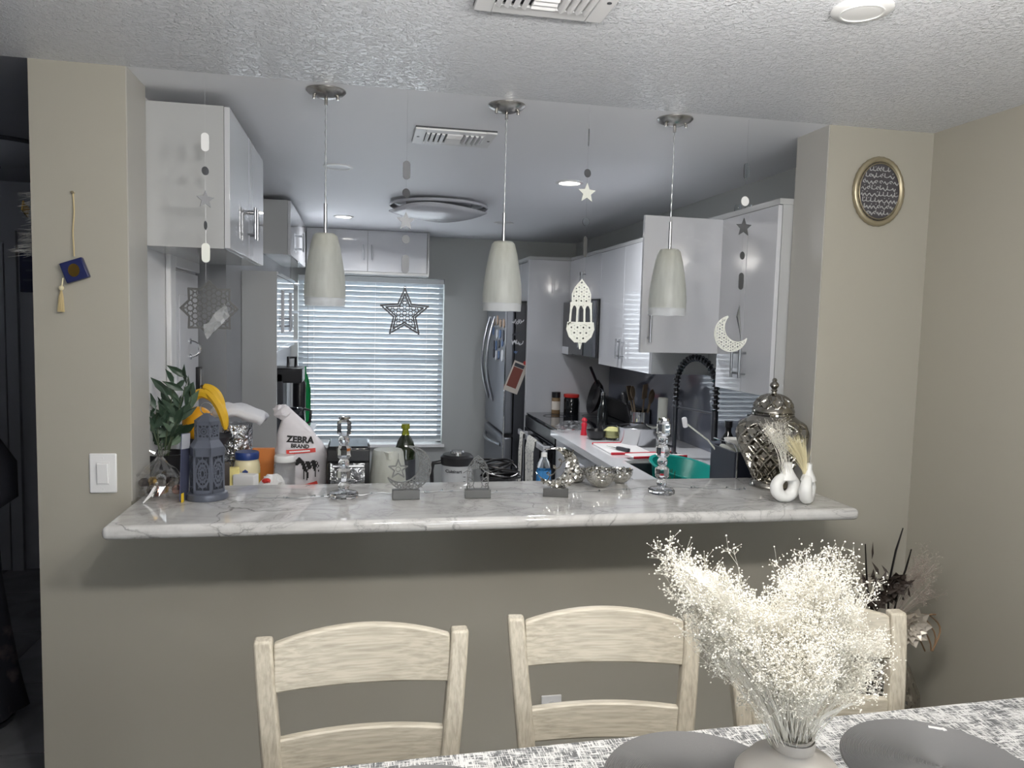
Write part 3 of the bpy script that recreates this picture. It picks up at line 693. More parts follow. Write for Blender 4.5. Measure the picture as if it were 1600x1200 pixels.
g1, zz = garland('garland', 'silver garland ending in an eight-pointed lattice star, left side of the opening', 320, [('oval', 222, .03, 'paper_white', .2), ('disc', 267, .014, sc, .9), ('star', 312, .03, sc, .5), ('disc', 352, .014, sc, 1.45), ('oval', 395, .032, 'laser_white', .3)], 445)
R = .088; oc = star_pts(R, R*.765, 8, PI/8)
sq = lambda x, z: (abs(x) < .064 and abs(z) < .064) or (abs(x)+abs(z) < .0905)
m_ = MB(); lattice(m_, sq, -R, R, -R, R, .03, .0042, .002); m_.poly([(.09*math.cos(PI*k/8), .09*math.sin(PI*k/8)) if k % 2 == 0 and k % 4 == 0 else ((.069 if k % 2 else .092)*math.cos(PI*k/8), (.069 if k % 2 else .092)*math.sin(PI*k/8)) for k in range(16)], .007, .003)
m_.xf(Matrix.Translation((.01, 0, zz(482)))).build('lattice_star', 'laser_grey', g1)
fo = MB(); rnd = random.Random(2); vs = []
for i in range(9):
    for j in range(5): vs.append((.0+i*.009+j*.004-.01+rnd.gauss(0, .002), -.012+rnd.gauss(0, .004), zz(525)+i*.010-j*.010+.03+rnd.gauss(0, .002)))
fo.add(vs, [(i*5+j, i*5+j+1, i*5+j+6, i*5+j+5) for i in range(8) for j in range(4)]).build('film_strip', 'frosted_clear', g1)
g2, zz = garland('garland', 'silver garland ending in a black five-pointed lattice star over the blinds', 637, [('oval', 266, .032, sc, .3), ('disc', 302, .016, sc, .6), ('star', 346, .034, sc, .2), ('disc', 374, .015, sc, .3), ('oval', 413, .032, sc, .25)], 447)
m_ = MB(); R = .087; sp, si = star_pts(R, R*.46), star_pts(R*.78, R*.36)
m_.poly(sp, .006, .003).poly(si, .0055, .003); lattice(m_, lambda x, z: inside(si, x, z), -R, R, -R, R, .021, .003, .002); m_.ring((0, R+.004), .004, .002, .003, 10)
m_.xf(Matrix.Translation((0, 0, zz(490)))).build('lattice_star', 'laser_black', g2)
g3, zz = garland('garland', 'silver garland ending in a white cut-out lantern', 922, [('oval', 215, .031, sc, 1.2), ('disc', 271, .015, sc, .4), ('star', 302, .037, 'laser_white', .2), ('disc', 347, .015, 'clear_plastic', .3), ('oval', 386, .038, 'laser_grey', .9)], 440)
H = lambda py: zz(py)
m_ = MB(); top, d1, d2, b1_, b2_, bot = H(438), H(462), H(475), H(505), H(515), H(545)
dome = [(-.034, d2), (-.034, d1+.004), (-.024, H(450)), (0, top), (.024, H(450)), (.034, d1+.004), (.034, d2)]
m_.poly(dome, .005, .003); lattice(m_, lambda x, z: inside(dome, x, z), -.04, .04, d2, top, .019, .0058, .003)
m_.bar((-.038, d2), (.038, d2), .010, .003)
for x in (-.037, -.013, .013, .037): m_.bar((x, d2), (x*1.1, b1_), .007, .003)
for x in (-.025, 0, .025): m_.poly([(x-.011, d2-.02), (x-.006, d2-.008), (x, d2-.004), (x+.006, d2-.008), (x+.011, d2-.02)], .004, .003, False)
bowl_ = [(-.047, b1_), (.047, b1_), (.05, b2_), (.04, H(526)), (.02, H(534)), (-.02, H(534)), (-.04, H(526)), (-.05, b2_)]
m_.poly(bowl_, .007, .003); lattice(m_, lambda x, z: inside(bowl_, x, z), -.05, .05, H(536), b1_, .023, .0078, .003)
m_.poly([(-.005, H(534)), (0, bot), (.005, H(534))], .005, .003, False)
m_.xf(Matrix.Translation((-.008, 0, 0))).build('lantern_cutout', 'laser_white', g3)
g4, zz = garland('garland', 'silver garland ending in a pale crescent cut-out, right side of the opening', 1172, [('oval', 268, .03, 'clear_plastic', .3), ('disc', 315, .018, 'paper_white', .2), ('star', 356, .036, sc, .15), ('disc', 400, .015, sc, .5), ('oval', 440, .032, sc, .4)], 480)
def crescent(R, r, dx, dz, n_=40):
    out = [(R*math.cos(a), R*math.sin(a)) for a in [2*PI*k/n_ for k in range(n_)]]
    return lambda x, z: x*x+z*z < R*R and (x-dx)**2+(z-dz)**2 > r*r
R, r_, dx, dz = .068, .058, .028, .026
m_ = MB(); tst = crescent(R, r_, dx, dz)
def arc_pts(R, cx, cz, tst2, n_=72):
    return [(cx+R*math.cos(2*PI*k/n_), cz+R*math.sin(2*PI*k/n_)) for k in range(n_)]
def crescent_frame(m_, R, r_, dx, dz, wd, th):
    A_ = arc_pts(R, 0, 0, None)
    for k in range(72):
        p, q = A_[k], A_[(k+1) % 72]
        if (p[0]-dx)**2+(p[1]-dz)**2 >= r_*r_ and (q[0]-dx)**2+(q[1]-dz)**2 >= r_*r_: m_.bar(p, q, wd, th)
    A_ = arc_pts(r_, dx, dz, None)
    for k in range(72):
        p, q = A_[k], A_[(k+1) % 72]
        if p[0]**2+p[1]**2 <= R*R and q[0]**2+q[1]**2 <= R*R: m_.bar(p, q, wd, th)
crescent_frame(m_, R, r_, dx, dz, .004, .003); lattice(m_, tst, -R, R, -R, R, .019, .0042, .002)
m_.xf(Matrix.Translation((-.03, 0, zz(522)))).build('crescent_cutout', 'laser_white', g4)
MB().tube([(0, 0, zz(478)), (-.004, 0, zz(495)), (.006, 0, zz(515)), (.012, 0, zz(535))], [.002, .008, .004, .001], 6).build('foil_twist', 'foil_silver', g4, smooth=20)

# ================================================================ ON THE LEDGE
LZ = 1.031
# ---- crystal candlesticks
def candlestick(c, label):
    t = thing('candlestick', label, 'candlestick', c, 0, 'crystal candlesticks on the ledge')
    MB().lathe([(.046, 0), (.05, .004), (.05, .016), (.046, .02), (.02, .022)], 12).build('base', 'crystal', t)
    z = .022; KS = 1.1
    for i, kind in enumerate('sbsbsB'):
        if kind == 's': MB().ball((0, 0, z+.018), .0195, 18, 12).build('crystal_ball', 'crystal', t, smooth=60); z += .035
        else:
            h = .047 if kind == 'b' else .055; r_ = .026
            MB().lathe([(r_*.68, z), (r_, z+.009), (r_, z+h-.009), (r_*.68, z+h)], 8, ph=PI/8).build('crystal_block', 'crystal', t); z += h-.001
    MB().lathe([(.013, z), (.021, z+.004), (.021, z+.012), (.016, z+.012), (.014, z+.006)], 12, cap=False).build('candle_cup', 'chrome', t)
    return t
a = at(537, 777, z=LZ); k1 = candlestick((a.x, a.y, LZ), 'faceted crystal candlestick in front of the blinds, left of the crescent stands')
a = at(1033, 771, z=LZ); k2 = dup(k1, (a.x, a.y, LZ), label='faceted crystal candlestick in front of the teal basin')

# ---- crescent and arch stands
a = at(634, 779, z=LZ)
o = thing('crescent_stand', 'grey lattice crescent with a hanging star on a block base', 'ornament', (a.x, a.y, LZ), .02)
MB().b6(-.047, .047, -.018, .018, 0, .033).build('base_block', 'laser_grey', o, bevel=.001)
R, r_, dx, dz = .078, .066, -.026, .016; m_ = MB(); crescent_frame(m_, R, r_, dx, dz, .0045, .004); lattice(m_, crescent(R, r_, dx, dz), -R, R, -R, R, .021, .0028, .003)
rnd = random.Random(4)
for i in range(7): m_.poly([(-.035+i*.012, -.068), (-.031+i*.012, -.056), (-.027+i*.012, -.066), (-.024+i*.012, -.068)], .003, .003, False)
m_.xf(Matrix.Translation((.008, 0, .108))).build('lattice_crescent', 'laser_grey', o)
m_ = MB().poly(star_pts(.034, .014), .0045, .003).ring((0, 0), .008, .002, .003).bar((0, .034), (0, .056), .0014, .002)
m_.xf(Matrix.Translation((-.028, -.002, .105))).build('hanging_star', 'laser_grey', o)
a = at(746, 777, z=LZ)
o = thing('arch_stand', 'small grey filigree arch panel on a block base', 'ornament', (a.x, a.y, LZ), -.05)
MB().b6(-.046, .046, -.018, .018, 0, .03).build('base_block', 'laser_grey', o, bevel=.001)
m_ = MB(); ar = [(-.036, .028), (-.038, .09), (-.032, .115), (-.018, .136), (0, .15), (.018, .136), (.032, .115), (.038, .09), (.036, .028)]
m_.poly(ar, .003, .003, False); lattice(m_, lambda x, z: inside(ar, x, z) and z > .1, -.04, .04, .1, .15, .013, .0016, .002)
for i in range(3):
    for s in (-1, 1): m_.poly([(s*(.03-.022*(t/9)*math.cos(t*.8+i)), .034+i*.022+.018*math.sin(t*.75+i)) for t in range(10)], .0026, .003, False)
m_.build('filigree_panel', 'laser_grey', o)
a = at(868, 775, z=LZ)
o = thing('crescent_stand', 'silver crackled crescent with looping script on a block base', 'ornament', (a.x, a.y, LZ), -.25)
MB().b6(-.046, .046, -.018, .018, 0, .03).build('base_block', 'laser_grey', o, bevel=.001)
R, r_, dx, dz = .076, .058, -.032, .012
pts = []
n_ = 40
outer = [(R*math.cos(t), R*math.sin(t)) for t in [(-150+i*(270/n_))*PI/180 for i in range(n_+1)]]
inner = [(dx+r_*math.cos(t), dz+r_*math.sin(t)) for t in [(118-i*(268/n_))*PI/180 for i in range(n_+1)]]
m_ = MB()
for i in range(n_):
    p, q, u, v = outer[i], outer[i+1], inner[n_-i-1], inner[n_-i]
    m_.add([(p[0], -.004, p[1]), (q[0], -.004, q[1]), (u[0], -.004, u[1]), (v[0], -.004, v[1]), (p[0], .004, p[1]), (q[0], .004, q[1]), (u[0], .004, u[1]), (v[0], .004, v[1])], [(0, 3, 2, 1), (4, 5, 6, 7), (0, 1, 5, 4), (2, 3, 7, 6)])
m_.xf(Matrix.Translation((.008, 0, .104))).build('crackled_crescent', 'mosaic_silver', o)
m_ = MB().tube([(-.055+.018*t/6+.010*math.cos(t*.9), -.01, .045+.011*t/6*2+.012*math.sin(t*.9)) for t in range(36)], .0022, 5).build('script_loops', 'jar_silver', o, smooth=60)

# ---- mosaic bowls
def mbowl(c, R, rz, label):
    t = thing('mosaic_bowl', label, 'bowl', c, rz, 'silver mosaic bowls on the ledge')
    pr = [(.02*R/.06, 0), (R*.55, R*.12), (R*.82, R*.38), (R*.97, R*.72), (R, R*1.0), (R*.96, R*1.0), (R*.9, R*.7), (R*.72, R*.36), (R*.4, R*.16), (.0, R*.1)]
    MB().lathe(pr, 40, cap=False).build('shell', 'mosaic_silver', t, smooth=60)
    rr = random.Random(int(R*9999)); m_ = MB()
    for i in range(210):
        u = rr.random(); zz_ = R*(.55+.5*u); rad = R*(.97+.05*rr.random())*min(1, .86+.16*u); an = rr.uniform(0, 2*PI); sz = R*.09
        M_ = Matrix.Translation((rad*math.cos(an), rad*math.sin(an), zz_)) @ Matrix.Rotation(an, 4, 'Z') @ Matrix.Rotation(PI/2+rr.gauss(0, .35), 4, 'Y') @ Matrix.Rotation(rr.gauss(0, .35), 4, 'X')
        q = MB().box((0, 0, 0), (sz, sz, .001)); q.xf(M_); m_.add(q.v, q.f)
    q = m_.build('mirror_chips', 'chrome', t); q['kind'] = 'stuff'
a = at(938, 760, z=LZ); mbowl((a.x, a.y, LZ), .065, 0, 'largest silver mosaic bowl in front, beside the crackled crescent')
a = at(903, 752, z=LZ); mbowl((a.x-.01, a.y-.01, LZ), .05, 1, 'small silver mosaic bowl half hidden behind the crackled crescent')
a = at(968, 754, z=LZ); mbowl((a.x, a.y+.0, LZ), .052, 2, 'small silver mosaic bowl to the right of the large one')

# ---- ginger jar
a = at(1208, 762, z=LZ)
o = thing('ginger_jar', 'tall silver ginger jar with quilted lattice relief and domed lid', 'jar', (a.x, .06, LZ))
prof = [(0, .066), (.012, .072), (.022, .062), (.05, .068), (.09, .088), (.14, .114), (.19, .13), (.225, .133), (.25, .126), (.268, .108), (.28, .086), (.286, .076)]
def pr(z):
    for (z0, r0), (z1, r1) in zip(prof, prof[1:]):
        if z <= z1:
            t = (z-z0)/(z1-z0); t = t*t*(3-2*t) if False else t; return r0+(r1-r0)*t
    return prof[-1][1]
m_ = MB(); nu_, nv_ = 168, 110; vs = []
sm = [sum(pr(min(.286, max(0, .286*j/(nv_-1)+d))) for d in (-.012, -.006, 0, .006, .012))/5 for j in range(nv_)]
for j in range(nv_):
    z = .286*j/(nv_-1)
    fade = max(0, min(1, (z-.024)/.02, (.268-z)/.02))
    for i in range(nu_):
        th = 2*PI*i/nu_; q1 = math.sin(6*th+z*46); q2 = math.sin(6*th-z*46); rel = min(1, min(abs(q1), abs(q2))*1.25); rel = rel*rel*(3-2*rel)
        rr_ = sm[j]+fade*(.008*(1-rel)-.015*rel)
        vs.append((rr_*math.cos(th), rr_*math.sin(th), z))
m_.add(vs, [(j*nu_+i, j*nu_+(i+1) % nu_, (j+1)*nu_+(i+1) % nu_, (j+1)*nu_+i) for j in range(nv_-1) for i in range(nu_)])
m_.build('body', 'jar_silver', o, smooth=70)
MB().lathe([(.0, 0), (.07, 0), (.078, .006), (.074, .016), (.066, .024), (.066, .02)], 48, cap=False).build('foot', 'jar_silver', o, smooth=40)
MB().lathe([(.078, .284), (.082, .288), (.082, .296), (.076, .298)], 48, cap=False).build('collar', 'jar_silver', o, smooth=40)
lid = MB().lathe([(.08, .297), (.083, .302), (.08, .312), (.074, .318)], 48, cap=False).build('lid', 'jar_silver', o, smooth=40)
m_ = MB(); vs = []; nu_, nv_ = 112, 26
for j in range(nv_):
    t = j/(nv_-1)*PI/2; z = .316+.058*math.sin(t); r0 = max(.010, .076*math.cos(t)); fade = min(1, j/3, (nv_-1-j)/6)
    for i in range(nu_):
        th = 2*PI*i/nu_; rel = min(1, min(abs(math.sin(5*th+z*60)), abs(math.sin(5*th-z*60)))*2); rr_ = r0*(1+fade*(.07*(1-rel)-.10*rel))
        vs.append((rr_*math.cos(th), rr_*math.sin(th), z))
m_.add(vs, [(j*nu_+i, j*nu_+(i+1) % nu_, (j+1)*nu_+(i+1) % nu_, (j+1)*nu_+i) for j in range(nv_-1) for i in range(nu_)]).build('dome', 'jar_silver', lid, smooth=70)
MB().lathe([(.012, .37), (.009, .38), (.013, .384), (.009, .39), (.018, .402), (.017, .41), (.008, .42), (.010, .426), (.006, .432), (.0, .434)], 24).build('finial', 'jar_silver', lid, smooth=40)

# ---- white knot vases with dried sprigs
def knot(c, rz, label, hgt):
    t = thing('knot_vase', label, 'vase', c, rz, 'white ring vases at the right end of the ledge')
    m_ = MB(); vs = []; nl, nc = 44, 12
    for i in range(nl):
        an = 2*PI*i/nl; cx_, cz_ = .034*math.cos(an), .055+.036*math.sin(an); top = max(0, math.sin(an))
        wr, wy = .0165+.004*(1-top), .021-.006*top
        for k in range(nc):
            q = 2*PI*k/nc; rr = wr*math.cos(q); vs.append((cx_+rr*math.cos(an), wy*math.sin(q), max(.0, cz_+rr*math.sin(an))))
    m_.add(vs, [(i*nc+k, ((i+1) % nl)*nc+k, ((i+1) % nl)*nc+(k+1) % nc, i*nc+(k+1) % nc) for i in range(nl) for k in range(nc)])
    m_.build('ring', 'ceramic_white', t, smooth=70)
    MB().lathe([(.034, .082), (.03, .094), (.021, .108), (.0145, .122), (.0135, hgt), (.0105, hgt), (.0105, .12), (.0, .115)], 24, cap=False).xf(Matrix.Translation((.006, 0, 0)) @ Matrix.Diagonal((1, .72, 1, 1))).build('neck', 'ceramic_white', t, smooth=70)
    t.scale = (1.12, 1.12, 1.02)
    return t
a = at(1226, 784, z=LZ); kv1 = knot((a.x, a.y, LZ), .1, 'white ceramic ring vase with wispy dried grass, left of the pair', .142)
b_ = at(1260, 788, z=LZ); kv2 = dup(kv1, (b_.x+.01, b_.y+.015, LZ), .85, 'white ceramic ring vase with a cream bunny-tail plume, right of the pair')
f = thing('dried_grass', 'wispy white dried grass in the left ring vase', 'dried grass', (a.x, a.y, LZ+.125))
bl, st = MB(), MB(); rnd = random.Random(8)
LL = lambda px, py: at(px, py, y=a.y)-Vector((a.x, a.y, LZ+.125))
dried_bunch((0, 0, -.02), [(LL(1205, 672), .012, 16), (LL(1222, 690), .012, 14), (LL(1216, 660), .010, 6)], rnd, bl, st, .0006, .0013, 1, 5, 5)
q = bl.build('tips', 'blossom', f); q['kind'] = 'stuff'; q = st.build('stems', 'blossom', f); q['kind'] = 'stuff'
f = thing('dried_plume', 'cream dried plume in the right ring vase', 'dried grass', (b_.x, b_.y+.015, LZ+.125))
m_ = MB(); LL = lambda px, py: at(px, py, y=b_.y+.015)-Vector((b_.x, b_.y+.015, LZ+.125))
for i in range(170):
    tip = LL(rnd.gauss(1241, 9), rnd.uniform(676, 705))+Vector((0, rnd.gauss(0, .014), 0)); m_.tube([(rnd.uniform(-.006, .006), rnd.uniform(-.006, .006), -.02), tip*.5+Vector((0, 0, .004)), tip], [.0009, .0012, .0002], 3)
q = m_.build('plume', 'cream', f); q['kind'] = 'stuff'
a = at(1274, 772, z=LZ)
o = MB().ball((0, 0, .012), .012, 10, 8).cyl((0, 0, .02), (0, 0, .03), .005).build('glass_bead', 'crystal', loc=(1.70, -.07, LZ)); tag(o, 'tiny glass stopper behind the right ring vase', 'stopper')

# ---- wire of fairy lights along the ledge
pts = []; rnd = random.Random(21); m_ = MB(); bul = []
X = -.38
while X < 1.5:
    pts.append(Vector((X, .03+.03*math.sin(X*7)+rnd.uniform(-.012, .012), LZ+.002))); X += .035
    if rnd.random() < .3: bul.append(pts[-1])
o = thing('fairy_light_wire', 'thin silver fairy-light wire with clear drops lying along the ledge', 'string lights', (0, 0, 0))
MB().tube(pts, .0012, 5).build('wire', 'clear_cord', o, smooth=60)
for q in bul: MB().tube([q, q+Vector((rnd.uniform(-.02, .02), rnd.uniform(-.02, .01), .004))], [.002, .004], 6).build('bulb', 'clear_plastic', o)

# ---- grey lantern
a = at(322, 778, z=LZ)
o = thing('metal_lantern', 'grey-blue hexagonal metal lantern with punched rosettes', 'lantern', (-.514, .03, LZ))
MB().lathe([(.0, 0), (.068, 0), (.07, .006), (.066, .02), (.06, .024), (.0, .024)], 36, cap=False).build('base', 'lantern_grey', o, smooth=40)
PH = PI/6+.42
MB().lathe([(.052, .024), (.052, .175), (.038, .205), (.036, .262), (.01, .29), (.0, .292)], 6, ph=PH).build('inner_core', 'lantern_dark', o)
for kf in range(6):
    an = PH+PI/3*kf+PI/6; ap = .057*math.cos(PI/6); M_ = Matrix.Translation((ap*math.cos(an), ap*math.sin(an), 0)) @ Matrix.Rotation(an+PI/2, 4, 'Z')
    hw = .0275; m_ = MB()
    m_.b6(-hw-.002, -hw+.005, -.0015, .0015, .02, .178).b6(hw-.005, hw+.002, -.0015, .0015, .02, .178).b6(-hw, hw, -.0015, .0015, .02, .036).b6(-hw, hw, -.0015, .0015, .15, .178)
    for rr_, w_, nn in ((.006, .003, 8), (.012, .0035, 10), (.019, .004, 12)):
        m_v = MB().ring((0, 0), rr_, w_, .003, nn).xf(Matrix.Translation((0, 0, .093)) @ Matrix.Diagonal((1.15, 1, 2.4, 1))); m_.add(m_v.v, m_v.f)
    for t in range(12):
        c_, s_ = math.cos(t*PI/6), math.sin(t*PI/6); m_.add(*(lambda q: (q.v, q.f))(MB().bar((.006*c_*1.15, .093+.006*s_*2.4), (.026*c_, .093+.056*s_), .0032, .003)))
    m_.xf(M_).build('punched_panel', 'lantern_grey', o)
    M2 = Matrix.Translation((.04*math.cos(PI/6)*math.cos(an), .04*math.cos(PI/6)*math.sin(an), 0)) @ Matrix.Rotation(an+PI/2, 4, 'Z')
    m_ = MB().b6(-.02, .02, -.001, .001, .2, .214).b6(-.02, .02, -.001, .001, .254, .266).b6(-.021, -.016, -.001, .001, .2, .266).b6(.016, .021, -.001, .001, .2, .266)
    m_.add(*(lambda q: (q.v, q.f))(MB().ring((0, .234), .013, .0045, .002, 12))); m_.add(*(lambda q: (q.v, q.f))(MB().ring((0, .234), .006, .004, .002, 10)))
    for t in range(10): m_.bar((.014*math.cos(t*PI/5), .234+.014*math.sin(t*PI/5)), (.02*math.cos(t*PI/5), .234+.021*math.sin(t*PI/5)), .004, .002)
    m_.xf(M2).build('rosette_panel', 'lantern_grey', o)
MB().lathe([(.0572, .176), (.0572, .18), (.04, .205), (.036, .205)], 6, ph=PH, cap=False).build('shoulder', 'lantern_grey', o)
MB().lathe([(.041, .262), (.041, .268), (.008, .292), (.0, .294)], 6, ph=PH, cap=False).build('roof', 'lantern_grey', o)
MB().tube([(.02*math.cos(t*PI/8), .002, .308+.02*math.sin(t*PI/8)) for t in range(16)], .0022, 6, True).build('ring_handle', 'chrome', o, smooth=60)

# ---- greeting card leaning
a = at(285, 786, z=LZ)
o = thing('greeting_card', 'tall blue and white card standing on edge beside the lantern', 'card', (-.583, -.03, LZ), 1.42)
MB().box((.03, 0, .115), (.075, .0025, .225), Matrix.Rotation(.1, 3, 'Y')).build('card_sheet', 'card_blue', o)
MB().box((.036, -.0016, .2), (.07, .0012, .05), Matrix.Rotation(.1, 3, 'Y')).build('picture', 'card_white', o)
MB().box((.002, -.002, .015), (.02, .0015, .03)).build('gold_corner', 'label_yellow', o)

# ---- cellophane gift
a = at(245, 778, z=LZ)
o = thing('wrapped_gift', 'clear cellophane gift bundle with metallic candies, beside the left jamb', 'gift', (-.672, .06, LZ))
rnd = random.Random(9); cols = ['dark_gift', 'jar_silver', 'rose_gold', 'dark_gift', 'chrome', 'gold', 'dark_gift']
for i in range(28):
    an = rnd.uniform(0, 6.28); r0 = rnd.uniform(0, .055)
    MB().ball((r0*math.cos(an), r0*math.sin(an)*.8, .019+rnd.uniform(0, .05)), .018, 9, 6, .06).build('candy', cols[i % 7], o, smooth=20)
m_ = MB(); vs = []; pf = [(.06, 0), (.075, .012), (.08, .045), (.072, .075), (.045, .1), (.018, .125), (.008, .138), (.016, .15), (.03, .158)]
for r0, z0 in pf:
    for k in range(22):
        an = 2*PI*k/22; q = r0*(1+rnd.uniform(-.18, .18)+.12*math.cos(4*an)); vs.append((q*math.cos(an), q*.8*math.sin(an), z0+rnd.uniform(-.004, .004)*(z0 > 0)))
m_.add(vs, [(j*22+k, j*22+(k+1) % 22, (j+1)*22+(k+1) % 22, (j+1)*22+k) for j in range(len(pf)-1) for k in range(22)]).build('wrapper', 'cellophane', o)
MB().tube([(0, -.06, .05), (-.015, -.075, .02), (-.03, -.095, .001)], [.004, .005, .002], 5).build('ribbon', 'paper_white', o)

# ================================================================ KITCHEN: CABINETS
def handle(par, c, axis='z', L=.13, out=(-1, 0, 0)):
    c = Vector(c); out = Vector(out); d = Vector((0, 0, 1)) if axis == 'z' else Vector((0, 1, 0))
    m_ = MB().cyl(c+out*.03-d*L/2, c+out*.03+d*L/2, .006, 10)
    for s in (-.36, .36): m_.cyl(c+d*L*s, c+d*L*s+out*.03, .0045, 8)
    return m_.build('handle', 'steel', par, smooth=40)
def wall_cabinet(name, label, x0, x1, y0, y1, z0, z1, face, doors, hz, group=None, skip=(), htop=False):
    """face: outward direction (+-x or -y); doors: number along the front; hz: handle centre height"""
    t = thing(name, label, 'cabinet', ((x0+x1)/2, (y0+y1)/2, z0), 0, group); C = Vector(((x0+x1)/2, (y0+y1)/2, z0))
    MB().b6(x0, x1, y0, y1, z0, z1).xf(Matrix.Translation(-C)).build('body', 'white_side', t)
    horiz = face[1] != 0
    a0, a1 = (x0, x1) if horiz else (y0, y1); n_ = doors; wd = (a1-a0)/n_
    for k in range(n_):
        if k in skip: continue
        b0, b1 = a0+k*wd+.002, a0+(k+1)*wd-.002
        if horiz: bx = (b0, b1, y0-.02, y0-.001)
        elif face[0] > 0: bx = (x1+.001, x1+.02, b0, b1)
        else: bx = (x0-.02, x0-.001, b0, b1)
        d = MB().b6(*bx, z0+.002, z1-.002).xf(Matrix.Translation(-C)).build('door', 'white_gloss', t, bevel=.0015)
        if hz is not None:
            inner = b1-.035 if (k % 2 == 0 and n_ > 1) else b0+.035
            if horiz: hc = Vector((inner, y0-.02, hz)); ou = (0, -1, 0)
            elif face[0] > 0: hc = Vector((x1+.02, inner, hz)); ou = (1, 0, 0)
            else: hc = Vector((x0-.02, inner, hz)); ou = (-1, 0, 0)
            handle(d, hc-C, out=ou)
    return t, C
# left wall
wall_cabinet('wall_cabinet', 'white wall cabinet high on the left, its end panel facing the dining room', -.778, -.487, .224, 1.18, 1.895, 2.395, (1, 0, 0), 2, 2.04)
t, C = wall_cabinet('wall_cabinet', 'white wall cabinet high on the left, further back above the small hutch', -.638, -.48, 2.55, 3.9, 2.06, 2.41, (1, 0, 0), 2, 2.2)
t, C = wall_cabinet('wall_cabinet', 'wide white wall cabinet with two doors above the window blinds', -.48, .575, 4.32, 4.648, 2.07, 2.438, (0, -1, 0), 2, 2.24)
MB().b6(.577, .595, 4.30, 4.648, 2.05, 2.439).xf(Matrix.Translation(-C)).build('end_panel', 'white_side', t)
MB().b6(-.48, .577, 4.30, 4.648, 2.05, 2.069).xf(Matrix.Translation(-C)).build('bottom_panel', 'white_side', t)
# hutch
t = thing('kitchen_hutch', 'shallow white hutch with glass doors and open corner shelves, left side', 'hutch', (-.55, 1.7, .92)); C = Vector((-.55, 1.7, .92))
def part(name, m_, mt, par, **k): return m_.xf(Matrix.Translation(-C)).build(name, mt, par, **k)
part('side_panel', MB().b6(-.638, -.455, 1.67, 1.69, 0, 1.9), 'white_side', t)
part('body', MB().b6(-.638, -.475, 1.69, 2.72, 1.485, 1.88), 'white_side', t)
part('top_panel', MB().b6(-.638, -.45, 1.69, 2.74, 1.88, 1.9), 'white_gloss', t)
for k, (b0, b1) in enumerate(((1.692, 2.204), (2.208, 2.72))):
    d = part('door', MB().b6(-.474, -.455, b0, b0+.11, 1.485, 1.878).b6(-.474, -.455, b1-.11, b1, 1.485, 1.878).b6(-.474, -.455, b0+.11, b1-.11, 1.485, 1.56).b6(-.474, -.455, b0+.11, b1-.11, 1.81, 1.878), 'white_gloss', t)
    part('pane', MB().b6(-.47, -.465, b0+.11, b1-.11, 1.56, 1.81), 'black_gloss', d)
    handle(d, Vector((-.455, b1-.05 if k == 0 else b0+.05, 1.62))-C, out=(1, 0, 0), L=.06)
for z in (1.88, 1.68, 1.475):
    pl = [(-.638, 2.722), (-.455, 2.722)]+[(-.555+.1*math.cos(q*PI/16), 3.2+.12*math.sin(q*PI/16)) for q in range(9)]+[(-.638, 3.32)]
    part('corner_shelf', MB().prismz(pl, z, z+.018), 'white_gloss', t)
part('bottom_shelf', MB().b6(-.638, -.45, 1.69, 2.722, 1.465, 1.485), 'white_gloss', t)
part('back_panel', MB().b6(-.639, -.634, 2.72, 3.32, 1.475, 1.9), 'white_side', t)
# right wall uppers
G = 'white gloss wall cabinets on the right'
wall_cabinet('wall_cabinet', 'white wall cabinet on the right nearest the opening, beside the open door', 1.70, 2.058, .226, .73, 1.37, 2.17, (-1, 0, 0), 2, 1.50, G)
tB, CB = wall_cabinet('wall_cabinet', 'shorter white wall cabinet above the sink with one door swung open', 1.70, 2.058, .735, 1.6, 1.53, 2.17, (-1, 0, 0), 2, None, G, skip=(0,))
d = MB().b6(-.41, 0, -.019, 0, .002, .638).build('open_door', 'white_gloss', tB, bevel=.0015, loc=Vector((1.69, .742, 1.53))-CB, rot=(0, 0, .05))
handle(d, (-.375, -.019, .125), out=(0, -1, 0), L=.15)
wall_cabinet('wall_cabinet', 'white wall cabinet on the right reflecting the blinds, before the microwave', 1.70, 2.058, 1.605, 2.6, 1.37, 2.17, (-1, 0, 0), 2, 1.5, G)
wall_cabinet('wall_cabinet', 'low white wall cabinet directly above the microwave', 1.70, 2.058, 2.605, 3.45, 1.84, 2.17, (-1, 0, 0), 2, 1.99, G)
wall_cabinet('wall_cabinet', 'white wall cabinet above the fridge behind the tall panel', 1.40, 2.058, 3.505, 4.5, 1.84, 2.17, (-1, 0, 0), 2, None, G)
o = MB().b6(1.685, 2.058, .226, 3.45, 2.171, 2.195).b6(1.335, 2.058, 3.45, 4.5, 2.171, 2.195).build('cabinet_cornice', 'white_side'); tag(o, 'white cornice strip running along the tops of the right cabinets', 'cornice')
o = MB().b6(1.335, 2.058, 3.455, 3.5, 0, 2.17).build('tall_divider', 'white_gloss', bevel=.002); tag(o, 'tall white gloss divider between the stove and the fridge', 'divider')
# little things on top of the right cabinets
for px, py, h in ((1147, 322, .05), (1163, 325, .035)):
    c = at(px, py, x=1.74)
    o = MB().lathe([(.012, 0), (.016, .01), (.016, h), (.013, h)], 14, cap=False).build('glass_tumbler', 'clear_plastic', loc=(1.76, c.y, 2.196), smooth=40)
    tag(o, 'taller glass tumbler on top of the right cabinets' if h > .04 else 'shorter glass tumbler on top of the right cabinets', 'glass')

